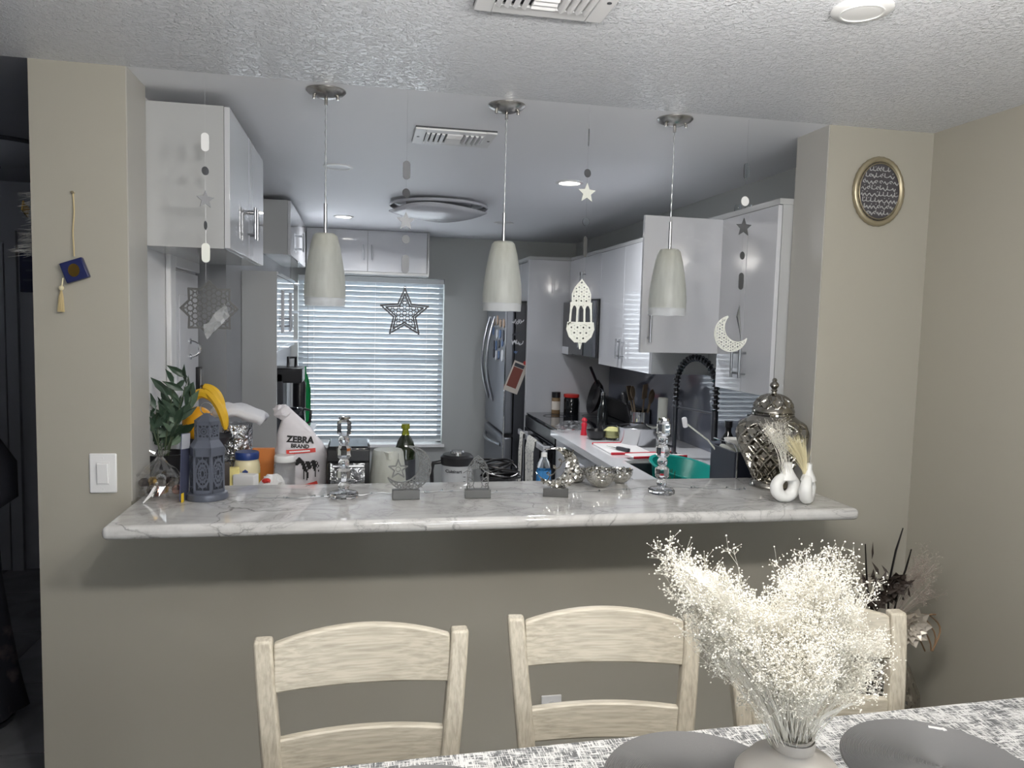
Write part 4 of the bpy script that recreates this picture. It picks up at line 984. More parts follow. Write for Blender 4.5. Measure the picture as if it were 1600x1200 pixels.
# microwave
t = thing('microwave', 'black over-range microwave under the right cabinets', 'microwave', (1.85, 3.0, 1.41)); C = Vector((1.85, 3.0, 1.41))
part('body', MB().b6(1.66, 2.056, 2.612, 3.44, 1.41, 1.835), 'black_plastic', t, bevel=.003)
d = part('door', MB().b6(1.63, 1.66, 2.85, 3.44, 1.42, 1.83), 'black_gloss', t, bevel=.004)
part('control_panel', MB().b6(1.635, 1.66, 2.615, 2.845, 1.42, 1.83), 'dark_steel', t, bevel=.002)
part('handle', MB().cyl((1.6, 2.87, 1.48), (1.6, 2.87, 1.78), .008, 10).cyl((1.6, 2.87, 1.5), (1.63, 2.87, 1.5), .005, 8).cyl((1.6, 2.87, 1.76), (1.63, 2.87, 1.76), .005, 8), 'steel', d, smooth=40)
part('vent_strip', MB().b6(1.628, 1.66, 3.25, 3.44, 1.41, 1.47), 'white_gloss', t)

# fridge
t = thing('refrigerator', 'stainless bottom-freezer fridge with charcoal sides, back right', 'refrigerator', (1.6, 4.02, 0)); C = Vector((1.6, 4.02, 0))
part('body', MB().b6(1.25, 2.02, 3.53, 4.5, .03, 1.80), 'charcoal', t, bevel=.004)
du = part('door', MB().b6(1.165, 1.245, 3.53, 4.5, .72, 1.79), 'fridge_steel', t, bevel=.02, seg=3)
dl = part('freezer_drawer', MB().b6(1.165, 1.245, 3.53, 4.5, .05, .70), 'fridge_steel', t, bevel=.02, seg=3)
part('hinge_strip', MB().b6(1.17, 1.25, 3.528, 3.54, .7, .72), 'black_plastic', t)
for yy in (4.05, 4.3):
    part('door_handle', MB().tube([(1.165-.075*math.sin(PI*i/12), yy-.05*math.sin(PI*i/12), .95+.75*i/12) for i in range(13)], .012, 8), 'steel', du, smooth=60)
part('drawer_handle', MB().tube([(1.165-.06*math.sin(PI*i/12), 3.62+.8*i/12, .62) for i in range(13)], .016, 8), 'steel', dl, smooth=60)
part('door_edge_trim', MB().b6(1.164, 1.172, 3.526, 3.53, .05, 1.79), 'chrome', t)
# magnets
rnd = random.Random(31); mm = ['magnet_tan', 'magnet_blue', 'magnet_dark', 'magnet_white']
wd_ = ['tan', 'blue', 'dark', 'white']
for i in range(16):
    yy = 3.62+(i % 4)*.15+rnd.uniform(-.03, .03); z = 1.66-(i//4)*.10+rnd.uniform(-.02, .02); ci = [0, 0, 0, 0, 2, 1, 3, 1, 1, 2, 1, 2, 3, 1, 3, 2][i]
    h = rnd.uniform(.06, .1); w2 = rnd.uniform(.06, .1)
    o = MB().prism([(w2*.5*math.cos(a*PI/6)*(1 if a % 3 else .8), h*.5*math.sin(a*PI/6)) for a in range(12)], -.003, .003).xf(Matrix.Rotation(PI/2, 4, 'Z')).build('fridge_magnet', mm[ci], loc=(1.1615, yy, z))
    tag(o, ['top', 'second', 'third', 'lowest'][i//4]+' row '+wd_[ci]+' souvenir magnet on the fridge door, '+['nearest us', 'second from us', 'third from us', 'furthest from us'][i % 4], 'magnet', 'souvenir magnets on the fridge door')
o = thing('fridge_flyer', 'tilted food flyer held by a red magnet on the fridge side', 'flyer', tuple(at(804, 588, y=3.452)-Vector((0, .0, .0))))
o.location = (1.262, 3.524, 1.2); o.rotation_euler = (0, .36, 0)
MB().box((0, 0, 0), (.125, .003, .26)).build('sheet', 'flyer_cream', o)
MB().box((-.008, -.002, -.005), (.085, .002, .17)).build('photo', 'flyer_photo', o)
MB().box((-.008, -.0025, .1), (.085, .002, .03)).build('dark_band', 'magnet_dark', o)
MB().cyl((.03, -.004, .14), (.03, -.014, .14), .018, 14).build('magnet', 'red_lid', o, smooth=40)
for i, (z, w2, mt, lb) in enumerate(((1.66, .09, 'magnet_white', 'pale doodle magnet highest on the fridge side'), (1.56, .08, 'magnet_dark', 'dark doodle magnet below the pale one on the fridge side'), (1.49, .09, 'magnet_white', 'white lettering-strip magnet on the fridge side'), (1.40, .05, 'magnet_blue', 'small blue and white boat magnet on the fridge side'))):
    m_ = MB(); rr = random.Random(i+50)
    for k in range(7 if i < 3 else 3):
        x = -w2/2+w2*k/6.5; m_.poly([(x, rr.uniform(-.02, .02)), (x+.008, rr.uniform(-.02, .02)), (x+.014, rr.uniform(-.02, .02))], .006, .003, False)
    o = m_.build('fridge_magnet', mt, loc=(1.265, 3.525, z)); tag(o, lb, 'magnet')

# base units and worktop
t = thing('base_cabinet', 'white base cabinet run under the right worktop with an open drawer', 'cabinet', (1.7, 1.4, 0)); C = Vector((1.7, 1.4, 0))
part('body', MB().b6(1.36, 2.055, 1.32, 2.44, .1, .872), 'white_side', t)
part('plinth', MB().b6(1.4, 2.05, 1.32, 2.44, 0, .1), 'charcoal', t)
dr = part('drawer', MB().b6(1.25, 1.27, 1.5, 2.05, .69, .84).b6(1.27, 1.36, 1.52, 2.03, .70, .78), 'white_gloss', t)
part('door', MB().b6(1.34, 1.359, 2.06, 2.43, .11, .865), 'white_gloss', t); part('door', MB().b6(1.34, 1.359, 1.5, 2.05, .11, .68), 'white_gloss', t)
t = thing('base_cabinet', 'white base cabinet under the sink', 'cabinet', (1.7, .8, 0)); C = Vector((1.7, .8, 0))
part('body', MB().b6(1.36, 2.055, .226, 1.31, .1, .62), 'white_side', t); part('plinth', MB().b6(1.4, 2.05, .226, 1.31, 0, .1), 'charcoal', t)
part('door', MB().b6(1.34, 1.359, .77, 1.31, .11, .865), 'white_gloss', t)
t = thing('base_cabinet', 'white base cabinet run behind the half wall', 'cabinet', (.3, .45, 0)); C = Vector((.3, .45, 0))
part('body', MB().b6(-.77, 1.33, .226, .70, .1, .872), 'white_side', t); part('plinth', MB().b6(-.77, 1.33, .226, .66, 0, .1), 'charcoal', t)
for k in range(4): part('door', MB().b6(-.76+k*.52, -.76+k*.52+.51, .701, .72, .11, .865), 'white_gloss', t)
o = MB().b6(-.778, 1.30, .222, .74, .875, .915).b6(1.30, 1.42, .222, 2.44, .875, .915).b6(1.42, 2.058, .222, .72, .875, .915).b6(1.42, 2.058, 1.26, 2.44, .875, .915).b6(1.86, 2.058, .72, 1.26, .875, .915).build('kitchen_worktop', 'white_counter')
tag(o, 'white kitchen worktop with the sink cut-out, behind the ledge', 'countertop')
t = thing('base_cabinet', 'white base cabinet run along the left wall under the hutch', 'cabinet', (-.4, 3.1, 0)); C = Vector((-.4, 3.1, 0))
part('body', MB().b6(-.638, -.34, 1.70, 2.78, .1, .872), 'white_side', t); part('plinth', MB().b6(-.638, -.38, 1.7, 2.78, 0, .1), 'charcoal', t)
o = MB().b6(-.638, -.3, 1.692, 2.8, .875, .915).build('kitchen_worktop', 'white_counter', bevel=.003); tag(o, 'white worktop along the left wall carrying the coffee machine', 'countertop')
o = MB().b6(2.045, 2.059, .226, 3.44, .916, 1.369).build('backsplash_panel', 'backsplash'); tag(o, 'dark glossy backsplash behind the sink and stove', 'backsplash')
# sink
t = thing('kitchen_sink', 'dark undermount sink basin holding the teal basin', 'sink', (1.64, 1.03, .64)); C = Vector((1.64, 1.03, .64))
part('basin', MB().b6(1.42, 1.86, .72, 1.26, .64, .66).b6(1.42, 1.435, .72, 1.26, .66, .9).b6(1.845, 1.86, .72, 1.26, .66, .9).b6(1.435, 1.845, .72, .735, .66, .9).b6(1.435, 1.845, 1.245, 1.26, .66, .9), 'charcoal', t)
part('drain', MB().lathe([(.0, .661), (.04, .661), (.045, .664)], 20, (1.64, 1.03, 0), cap=False), 'steel', t)
# spring faucet
FXx, FYy = 1.74, 1.33
t = thing('spring_faucet', 'black spring-neck kitchen faucet arching over the sink', 'faucet', (FXx, FYy, .916))
MB().lathe([(.03, 0), (.03, .01), (.022, .02), (.02, .03)], 20).build('base', 'dark_steel', t, smooth=40)
MB().cyl((0, 0, .02), (0, 0, .32), .014, 14).build('riser', 'dark_steel', t, smooth=40)
arc = [(0, 0, .28), (0, 0, .40)]+[(.04-.04*math.cos(u), -.165+.165*math.cos(u), .42+.155*math.sin(u)) for u in [PI*i/20 for i in range(0, 21)]]+[(.08, -.33, .36), (.08, -.33, .3)]
MB().tube(arc, .0115, 8).build('hose', 'black_plastic', t, smooth=60)
pa = [Vector(q) for q in arc]; hel = []
cum = [0]
for i in range(1, len(pa)): cum.append(cum[-1]+(pa[i]-pa[i-1]).length)
Lt = cum[-1]; N = 30*10; up = Vector((1, 0, 0)); jn = 0
for i in range(N):
    s_ = Lt*i/(N-1)
    while jn < len(pa)-2 and cum[jn+1] < s_: jn += 1
    u = (s_-cum[jn])/max(1e-9, cum[jn+1]-cum[jn]); p_ = pa[jn].lerp(pa[jn+1], u); tt = (pa[jn+1]-pa[jn]).normalized(); n1 = (up-tt*up.dot(tt)).normalized(); n2 = tt.cross(n1)
    an = 2*PI*i/10; hel.append(p_+(n1*math.cos(an)+n2*math.sin(an))*.0165)
MB().tube(hel, .0042, 5).build('spring', 'dark_steel', t, smooth=60)
MB().cyl((.08, -.33, .15), (.08, -.33, .305), .017, 14).build('spray_head', 'dark_steel', t, smooth=40)
MB().cyl((0, -.0, .29), (.08, -.33, .29), .006, 8).build('support_arm', 'dark_steel', t, smooth=40)
MB().cyl((0, 0, .06), (-.05, -.02, .075), .007, 10).build('lever', 'dark_steel', t, smooth=40)

# stove
t = thing('stove', 'black and steel stove with a towel over its oven handle', 'stove', (1.7, 2.95, 0)); C = Vector((1.7, 2.95, 0))
part('body', MB().b6(1.36, 2.04, 2.45, 3.44, .02, .90), 'charcoal', t)
part('cooktop', MB().b6(1.345, 2.04, 2.45, 3.45, .90, .918), 'black_gloss', t, bevel=.003)
d = part('oven_door', MB().b6(1.33, 1.358, 2.46, 3.44, .15, .80), 'black_gloss', t, bevel=.003)
part('control_strip', MB().b6(1.335, 1.36, 2.455, 3.445, .805, .895), 'black_plastic', t, bevel=.003)
part('oven_handle', MB().b6(1.265, 1.285, 2.5, 3.4, .745, .79).b6(1.285, 1.33, 2.56, 2.59, .755, .78).b6(1.285, 1.33, 3.3, 3.33, .755, .78), 'white_gloss', d, bevel=.004)
part('drawer', MB().b6(1.335, 1.358, 2.46, 3.44, .03, .14), 'dark_steel', t)
for i in range(4):
    part('burner_ring', MB().lathe([(.09, .9185), (.09, .92), (.085, .92), (.085, .9185)], 28, ((1.52, 2.7, 0), (1.52, 3.2, 0), (1.84, 2.7, 0), (1.84, 3.2, 0))[i], cap=False), 'dark_steel', t)
part('back_guard', MB().b6(1.98, 2.04, 2.46, 3.44, .918, 1.06), 'black_plastic', t, bevel=.006)
# towel on the handle
o = thing('tea_towel', 'patterned grey tea towel hanging over the white oven handle', 'towel', (1.275, 2.95, .79))
def cloth(pts_rows, name, mt, par):
    m_ = MB(); n_ = len(pts_rows[0]); vs = [p for r in pts_rows for p in r]
    m_.add(vs, [(i*n_+j, i*n_+j+1, (i+1)*n_+j+1, (i+1)*n_+j) for i in range(len(pts_rows)-1) for j in range(n_-1)])
    ob = m_.build(name, mt, par, smooth=80); s = ob.modifiers.new('thick', 'SOLIDIFY'); s.thickness = .004; return ob
rows = []
for i in range(16):
    u = i/15; row = []
    for j in range(13):
        v = j/12*2-1; dz = -.02-.36*u
        if i == 0: x, dz = .016, -.012
        elif i == 1: x, dz = .0, .008
        elif i == 2: x, dz = -.018, -.004
        else: x = -.022-.012*math.sin(v*8+u*2)*u-.01
        row.append((x, -.08+v*(.13-.02*u)-.16*u*.25, dz))
    rows.append(row)
cloth(rows, 'cloth', 'tea_towel', o)
rows = []
for i in range(12):
    u = i/11; rows.append([((.016, -.02, -.03)[min(i, 2)] if i < 3 else -.034-.008*math.sin(j*1.3), .22+(j/8-.5)*(.12-.03*u), (-.014, .006, -.004)[i] if i < 3 else -.02-.42*u) for j in range(9)])
cloth(rows, 'folded_end', 'tea_towel', o)

# recessed lights, round ceiling fixture
def recessed(x, y, lit, label):
    t = thing('recessed_light', label, 'ceiling light', (x, y, CH), 0, 'recessed lights in the kitchen ceiling')
    MB().lathe([(.075, 0), (.078, -.006), (.06, -.008), (.056, -.004)], 32, cap=False).build('trim_ring', 'white_plastic', t, smooth=40)
    MB().lathe([(.0, -.005), (.057, -.005), (.057, -.001)][::1], 32, cap=False).build('lens', 'lit_lens' if lit else 'dull_lens', t)
    if lit:
        ld = bpy.data.lights.new('bulb', 'AREA'); ld.shape = 'DISK'; ld.size = .11; ld.energy = KITCHEN_W; ld.color = (.95, .97, 1); ld.spread = math.radians(160)
        lo = bpy.data.objects.new('bulb', ld); COL.objects.link(lo); lo.parent = t; lo.location = (0, 0, -.012)
recessed(1.127, 1.494, True, 'glowing recessed ceiling light above the right cabinets')
recessed(-.144, 3.463, True, 'glowing recessed ceiling light over the far left, near the end cabinets')
recessed(-.128, 1.451, False, 'unlit recessed ceiling light left of the round fixture')
recessed(1.098, 3.357, False, 'unlit recessed ceiling light near the far right corner')
t = thing('ceiling_fixture', 'large round flush ceiling light with curved acrylic petals, unlit', 'ceiling light', (.5, 2.5, CH))
MB().lathe([(.0, -.03), (.2, -.03), (.22, -.02), (.22, 0)], 40).build('base_plate', 'acrylic_shade', t, smooth=40)
MB().lathe([(.30, -.012), (.325, -.018), (.33, -.03), (.322, -.036)], 56, cap=False).build('upper_ring', 'acrylic_shade', t, smooth=50)
m_ = MB(); vs = []; nr, na = 9, 60
for j in range(nr):
    u = j/(nr-1)
    for k in range(na):
        an = 2*PI*k/na; wv = .012*u*u*math.sin(3*an+.8); r0 = .325*u*(1+.03*math.sin(5*an)*u); vs.append((r0*math.cos(an), r0*math.sin(an), -.105+.05*u**3+wv))
m_.add(vs, [(j*na+k, (j+1)*na+k, (j+1)*na+(k+1) % na, j*na+(k+1) % na) for j in range(nr-1) for k in range(na)])
ob = m_.build('acrylic_dish', 'acrylic_shade', t, smooth=60); sd = ob.modifiers.new('thick', 'SOLIDIFY'); sd.thickness = .008
MB().cyl((0, 0, -.1), (0, 0, -.02), .05, 20).build('hub', 'acrylic_shade', t, smooth=40)

# window blind
BZ0, BZ1 = .47, 2.04; BW = WX1-WX0-.014
t = thing('window_blind', 'white horizontal-slat blind over the bright kitchen window', 'blind', ((WX0+WX1)/2, YE+.045, BZ0))
pv = MB(); hw = .0255; prf = [(-hw, 0), (-hw*.5, .0025), (0, .0034), (hw*.5, .0025), (hw, 0)]
vs = []
for x in (-BW/2, BW/2):
    for (yy, zz_) in prf: vs.append((x, yy, zz_+.0008))
    for (yy, zz_) in prf[::-1]: vs.append((x, yy, zz_-.0008))
n_ = 10; pv.add(vs, [(i, (i+1) % n_, (i+1) % n_+n_, i+n_) for i in range(n_)]+[tuple(range(n_-1, -1, -1)), tuple(range(n_, 2*n_))])
sl0 = None; PITCH = .0488; nS = int((BZ1-BZ0-.09)/PITCH)+1
for i in range(nS):
    if sl0 is None: q = pv.build('slat', 'slat_white', t); sl0 = q.data
    else: q = bpy.data.objects.new('slat', sl0); COL.objects.link(q); q.parent = t
    q.location = (0, 0, .05+PITCH*i); q.rotation_euler = (-math.radians(60.5)+random.uniform(-.02, .02), 0, 0)
MB().b6(-BW/2, BW/2, -.012, .012, .012, .03).build('bottom_rail', 'blind_rail', t, bevel=.003)
MB().b6(-BW/2, BW/2, -.03, .03, BZ1-BZ0-.045, BZ1-BZ0).build('head_rail', 'blind_rail', t, bevel=.003)
for xx in (-.56, .03, .54):
    for yy in (-.024, .024): MB().cyl((xx*.95, yy, .02), (xx*.95, yy, BZ1-BZ0-.03), .0016, 5).build('ladder_cord', 'print_white', t)
MB().cyl((-.585, -.035, .55), (-.585, -.035, BZ1-BZ0-.05), .003, 6).build('tilt_wand', 'clear_cord', t)

# ================================================================ KITCHEN: SMALL THINGS ON THE COUNTERS
KZ = .9155
def on(px, y): a = at(px, 720, y=y); return (a.x, y, KZ)
# potted plant
c = on(258, .40)
t = thing('leafy_plant', 'dark green leafy plant in a black pot at the left end behind the ledge', 'plant', c)
MB().lathe([(.0, 0), (.06, 0), (.075, .05), (.082, .2), (.086, .21), (.078, .21), (.07, .19), (.0, .19)], 28, cap=False).build('pot', 'black_plastic', t, smooth=40)
lfm = MB().add([(0, 0, 0), (.014, -.003, .03), (.013, -.002, .06), (0, .004, .095), (-.013, -.002, .06), (-.014, -.003, .03), (0, .005, .03), (0, .006, .06)], [(0, 1, 6), (1, 2, 7, 6), (2, 3, 7), (3, 4, 7), (4, 5, 6, 7), (5, 0, 6)])
Lg = lfm.build('leaf', 'leaf_green', t, smooth=60); Lp_me = Lg.data.copy(); Lp_me.materials.clear(); Lp_me.materials.append(MATS['leaf_pale'])
rnd = random.Random(14); first = True
for s in range(9):
    tipx, tipy = [(300, 590), (278, 600), (250, 640), (232, 645), (290, 640), (272, 650), (305, 625), (255, 690), (285, 680)][s]
    tip = at(tipx-6, tipy, y=.40+rnd.uniform(-.06, .05))-Vector(c); b0 = Vector((rnd.uniform(-.02, .02), rnd.uniform(-.02, .02), .19)); md_ = b0.lerp(tip, .5)+Vector((0, 0, .02))
    MB().tube([b0, md_, tip], [.003, .0025, .0015], 5).build('stem', 'stem_green', t)
    for k in range(8):
        u = .35+.65*k/7; p_ = (b0.lerp(md_, u*2) if u < .5 else md_.lerp(tip, u*2-1))
        q = Lg if first else bpy.data.objects.new('leaf', Lg.data if rnd.random() < .72 else Lp_me)
        if not first: COL.objects.link(q); q.parent = t
        first = False; q.location = p_; sg = -1 if k % 2 else 1
        q.rotation_euler = (rnd.gauss(0, .35), sg*rnd.uniform(.3, 1.1), rnd.gauss(0, .7)); s_ = rnd.uniform(.7, 1.15); q.scale = (s_, s_, s_)
# fruit stand with fruit
c = on(325, .56)
t = thing('fruit_stand', 'dark pedestal fruit stand carrying bananas and a mango', 'fruit stand', c)
MB().lathe([(.0, 0), (.085, 0), (.085, .008), (.02, .02), (.012, .04), (.012, .2), (.03, .215), (.0, .215)], 28, cap=False).build('pedestal', 'charcoal', t, smooth=40)
MB().lathe([(.03, .213), (.07, .225), (.092, .25), (.096, .251), (.074, .219), (.0, .217)], 32, cap=False).build('dish', 'charcoal', t, smooth=40)
cx, cy, cz = c
o = MB().ball((0, 0, 0), (.062, .055, .07), 20, 14).build('mango', 'mango', loc=(cx-.035, cy-.01, cz+.301), smooth=80); tag(o, 'round yellow mango on the fruit stand behind the plant', 'fruit')
def banana(pts, label):
    m_ = MB(); n_ = len(pts); o = thing('banana', label, 'banana', (cx, cy, cz), 0, 'bananas on the fruit stand')
    P_ = [Vector(p) for p in pts]; f_ = []
    for i in range(15):
        u = i/14; f_.append(P_[0]*(1-u)**2+P_[1]*2*u*(1-u)+P_[2]*u*u)
    m_.tube(f_, [.007+.013*math.sin(PI*min(1, max(0, (i+1)/15)))**.55 for i in range(15)], 7).build('fruit', 'banana', o, smooth=35)
    MB().tube([f_[0], f_[0]+(f_[0]-f_[1])*1.2], [.007, .005], 6).build('stem', 'banana_tip', o)
banana([(-.055, -.03, .385), (-.02, -.05, .48), (.062, -.05, .37)], 'banana arching over the top of the mango')
banana([(-.005, -.045, .455), (.07, -.06, .44), (.065, -.06, .32)], 'banana curving down right of the mango')
banana([(.0, -.05, .44), (.08, -.075, .385), (.078, -.06, .285)], 'banana lowest at the right edge of the bunch')
# foil pot with towel on top
c = on(370, .68)
t = thing('foil_pot', 'tall pot wrapped in crinkled silver foil behind the mayonnaise jar', 'pot', c)
m_ = MB(); vs = []; rnd = random.Random(77)
for j in range(12):
    for k in range(28): an = 2*PI*k/28; q = .062+rnd.uniform(-.004, .004); vs.append((q*math.cos(an), q*math.sin(an), .285*j/11))
m_.add(vs, [(j*28+k, j*28+(k+1) % 28, (j+1)*28+(k+1) % 28, (j+1)*28+k) for j in range(11) for k in range(28)]+[tuple(11*28+k for k in range(28))]).build('wrap', 'foil', t)
MB().lathe([(.064, .13), (.069, .14), (.069, .155), (.064, .16)], 28, cap=False).build('rim', 'foil', t, smooth=40)
m_ = MB(); vs = []
for i in range(13):
    for j in range(9):
        x, y = (i/12-.5)*.19, (j/8-.5)*.17; d_ = max(0, math.hypot(x, y)-.05); vs.append((x+.01, y, .335-x*.16-d_*.45+.004*math.sin(i*1.3+j)))
m_.add(vs, [(i*9+j, i*9+j+1, (i+1)*9+j+1, (i+1)*9+j) for i in range(12) for j in range(8)])
o = m_.build('folded_towel', 'towel_white', loc=c, smooth=60); s = o.modifiers.new('thick', 'SOLIDIFY'); s.thickness = .03; tag(o, 'white folded towel draped over the foil-wrapped pot', 'towel')
# mayonnaise jar
c = on(386, .50)
t = thing('sauce_jar', 'mayonnaise jar with a navy lid and yellow label', 'jar', c)
MB().lathe([(.0, 0), (.045, 0), (.05, .008), (.05, .14), (.046, .158), (.04, .166), (.0, .166)], 32, cap=False).build('jar', 'mayo', t, smooth=40)
MB().lathe([(.0506, .03), (.0508, .031), (.0508, .108), (.0506, .11)], 32, cap=False).build('label', 'label_yellow', t)
MB().lathe([(.0509, .108), (.051, .11), (.051, .13), (.0506, .131)], 32, cap=False).build('label_band', 'mayo', t)
MB().prism([(-.009, 0), (.009, 0), (.011, .016), (0, .024), (-.011, .016)], -.0535, -.0512).xf(Matrix.Translation((0, 0, .107))).build('emblem', 'blue_lid', t)
MB().lathe([(.0, .166), (.046, .166), (.047, .17), (.047, .19), (.044, .195), (.0, .195)], 36, cap=False).build('lid', 'blue_lid', t, smooth=40)
# assorted packages
def pack(name, label, cat, px, y, w_, d_, h, mt, rz=0, tilt=0):
    c = on(px, y); o = MB().box((0, 0, h/2), (w_, d_, h)).build(name, mt, loc=c, bevel=.003); o.rotation_euler = (0, tilt, rz); o.location.z += abs(math.sin(tilt))*w_/2; return tag(o, label, cat)
pack('orange_packet', 'orange packet leaning behind the mayonnaise jar', 'packet', 412, .64, .09, .03, .185, 'orange_pack', 0, .0)
pack('yellow_box', 'pale yellow box between the lantern and the white carton', 'box', 356, .42, .085, .04, .145, 'paper_yellow', .2)
pack('white_carton', 'flat white carton in front of the mayonnaise jar', 'box', 384, .40, .085, .05, .122, 'paper_white', -.3)
pack('brown_packet', 'small brown snack packet against the lantern', 'packet', 350, .37, .04, .03, .175, 'dark_gift', .1)
# clear tub with white lid
c = on(445, .52)
t = thing('plastic_tub', 'clear plastic tub with a white screw lid before the rice sack', 'tub', c)
MB().lathe([(.0, 0), (.038, 0), (.042, .006), (.042, .14), (.036, .15)], 28, cap=False).build('tub', 'clear_plastic', t, smooth=40)
MB().lathe([(.0, .15), (.041, .15), (.042, .153), (.042, .172), (.039, .176), (.0, .176)], 32, cap=False).build('lid', 'white_plastic', t, smooth=40)
c = on(425, .40)
o = thing('crumpled_bag', 'crumpled red and white plastic bag in front of the tub', 'bag', c)
rnd = random.Random(40); MB().ball((0, 0, .06), (.05, .035, .06), 14, 9, .16).build('bag', 'paper_white', o); MB().ball((-.018, -.026, .1), (.018, .01, .01), 10, 6, .2).build('printed_patch', 'red_lid', o)
# rice sack
c = on(470, .60); c = (c[0], .60, KZ)
t = thing('rice_sack', 'white rice sack printed with a zebra, tied at its top left', 'sack', c)
outl = [(-.105, 0), (-.112, .06), (-.108, .14), (-.1, .2), (-.095, .26), (-.07, .335), (-.055, .37), (.03, .29), (.085, .22), (.118, .165), (.112, .1), (.108, .05), (.1, 0)]
def sackw(z):
    L_ = [p for p in outl[:7]]; R_ = outl[6:][::-1]
    def itp(a):
        for (x0, z0), (x1, z1) in zip(a, a[1:]):
            if z0 <= z <= z1: return x0+(x1-x0)*(z-z0)/max(1e-6, z1-z0)
        return a[-1][0]
    return itp(L_), itp(R_)
def sack_front(x, z):
    x0, x1 = sackw(min(max(z, 0), .369)); u = 0 if x1-x0 < 1e-4 else max(-1, min(1, (x-(x0+x1)/2)/((x1-x0)/2))); th = .055*(1-max(0, (z-.15)/.25)**1.5)
    return -th*math.sqrt(max(0, 1-abs(u)**3))
m_ = MB(); vs = []; nz, nk = 26, 28
for j in range(nz):
    z = .369*j/(nz-1); x0, x1 = sackw(z)
    for k in range(nk):
        an = 2*PI*k/nk; u = math.cos(an); x = (x0+x1)/2+u*(x1-x0)/2; yv = sack_front(x, z)*(1 if math.sin(an) < 0 else -1)
        if abs(math.sin(an)) < 1e-6: yv = 0
        wob = .003*math.sin(z*70+an*2)*(z > .02); vs.append((x, yv+wob, z))
m_.add(vs, [(j*nk+k, j*nk+(k+1) % nk, (j+1)*nk+(k+1) % nk, (j+1)*nk+k) for j in range(nz-1) for k in range(nk)]+[tuple(range(nk-1, -1, -1)), tuple((nz-1)*nk+k for k in range(nk))]).build('sack', 'rice_sack', t, smooth=70)
rnd = random.Random(6); MB().ball((-.075, -.005, .345), (.035, .03, .03), 12, 8, .22).build('tied_knot', 'rice_sack', t)
wp = lambda v: Vector((v.x, sack_front(v.x, v.z)-.0045+v.y*.3, v.z))
TM = lambda x, z, a=-.06: Matrix.Translation((x, 0, z)) @ Matrix.Rotation(-a, 4, 'Y') @ FACE
text_mesh('ZEBRA', .036, 'brand_lettering', 'print_black', t, TM(.0, .222), warp=wp, sx=1.0, fat=.0016)
text_mesh('BRAND', .022, 'brand_lettering', 'print_black', t, TM(.0, .2), warp=wp, sx=1.0, fat=.0009)
b_ = MB()
for i in range(10): b_.bar((-.048+i*.0105, .183+i*.0007), (-.0375+i*.0105, .1837+i*.0007), .017, .002)
b_.warp(wp).build('red_band', 'print_red', t)
b_ = MB()
for i in range(9): b_.bar((-.04+i*.0092, .184+i*.0006), (-.0345+i*.0092, .184+i*.0006), .006, .002)
b_.warp(lambda v: wp(v)+Vector((0, -.002, 0))).build('band_marks', 'print_white', t)
b_ = MB()
for i in range(8): b_.bar((.01+i*.007, .038+i*.0018), (.017+i*.007, .0398+i*.0018), .014, .002)
b_.warp(wp).build('red_stamp', 'print_red', t)
zeb = [(-.012, .138), (-.008, .152), (0, .157), (.004, .163), (.008, .157), (.022, .147), (.05, .146), (.066, .15), (.078, .142), (.084, .118), (.082, .1), (.079, .1), (.077, .117), (.072, .122), (.073, .1), (.071, .076), (.065, .076), (.065, .1), (.06, .115), (.04, .112), (.041, .09), (.039, .066), (.033, .066), (.033, .09), (.028, .112), (.026, .09), (.026, .068), (.02, .068), (.02, .09), (.018, .118), (.01, .136), (.004, .134), (-.006, .128), (-.014, .13)]
zz_ = MB(); zc = [(x-.006, z) for x, z in zeb]
# slice the silhouette into small cells so it follows the sack
cs_ = .0042
for i in range(-8, 26):
    for j in range(14, 42):
        x, z = i*cs_, j*cs_
        if inside(zc, x, z) and not (z > .1 and (i*1.0+j*.35) % 5.4 < .8 and x > .0): zz_.box((x, 0, z), (cs_*1.02, .002, cs_*1.02))
zz_.warp(wp).build('zebra_print', 'print_black', t)
# bag on papers / tray under sack, coffee corner
c = on(514, .62)
o = thing('white_tray', 'translucent white plastic tray standing behind the rice sack', 'tray', c)
MB().box((0, .03, .08), (.055, .008, .15), Matrix.Rotation(-.12, 3, 'X')).build('panel', 'white_plastic', o, bevel=.004); MB().box((0, .05, .005), (.08, .06, .01)).build('foot', 'white_plastic', o)
t = thing('coffee_machine', 'black coffee machine in the hutch niche', 'coffee machine', (-.42, 2.2, KZ)); C = Vector((-.42, 2.2, KZ))
MB().b6(-.13, .05, -.12, .12, 0, .05).build('base', 'black_plastic', t, bevel=.008); MB().b6(-.13, -.04, -.12, .12, .05, .40).build('tower', 'charcoal', t, bevel=.008)
MB().b6(-.13, .07, -.12, .12, .34, .43).build('head', 'black_plastic', t, bevel=.01)
MB().tube([(-.02, -.03, .43), (-.02, -.03, .49), (.02, .03, .49), (.02, .03, .43)], .009, 8).build('lid_handle', 'black_plastic', t, smooth=50)
MB().lathe([(.0, .052), (.05, .052), (.062, .1), (.056, .16), (.04, .18), (.0, .182)], 20, (.02, 0, 0), cap=False).build('carafe', 'black_gloss', t, smooth=50)
MB().tube([(.07, 0, .17), (.115, 0, .16), (.11, 0, .09), (.075, 0, .07)], .009, 8).build('carafe_handle', 'black_plastic', t, smooth=50)
c = at(470, 600, y=2.55)
o = thing('thermos', 'black thermos beside the coffee machine', 'thermos', (c.x-.01, 2.55, KZ)); MB().lathe([(.0, 0), (.04, 0), (.042, .01), (.042, .30), (.03, .33), (.0, .33)], 20, cap=False).build('flask', 'black_plastic', o, smooth=40); MB().lathe([(.034, .33), (.036, .335), (.036, .41), (.03, .415), (.0, .415)], 20, cap=False).build('cup_cap', 'charcoal', o, smooth=40)
c = at(477, 610, y=2.7)
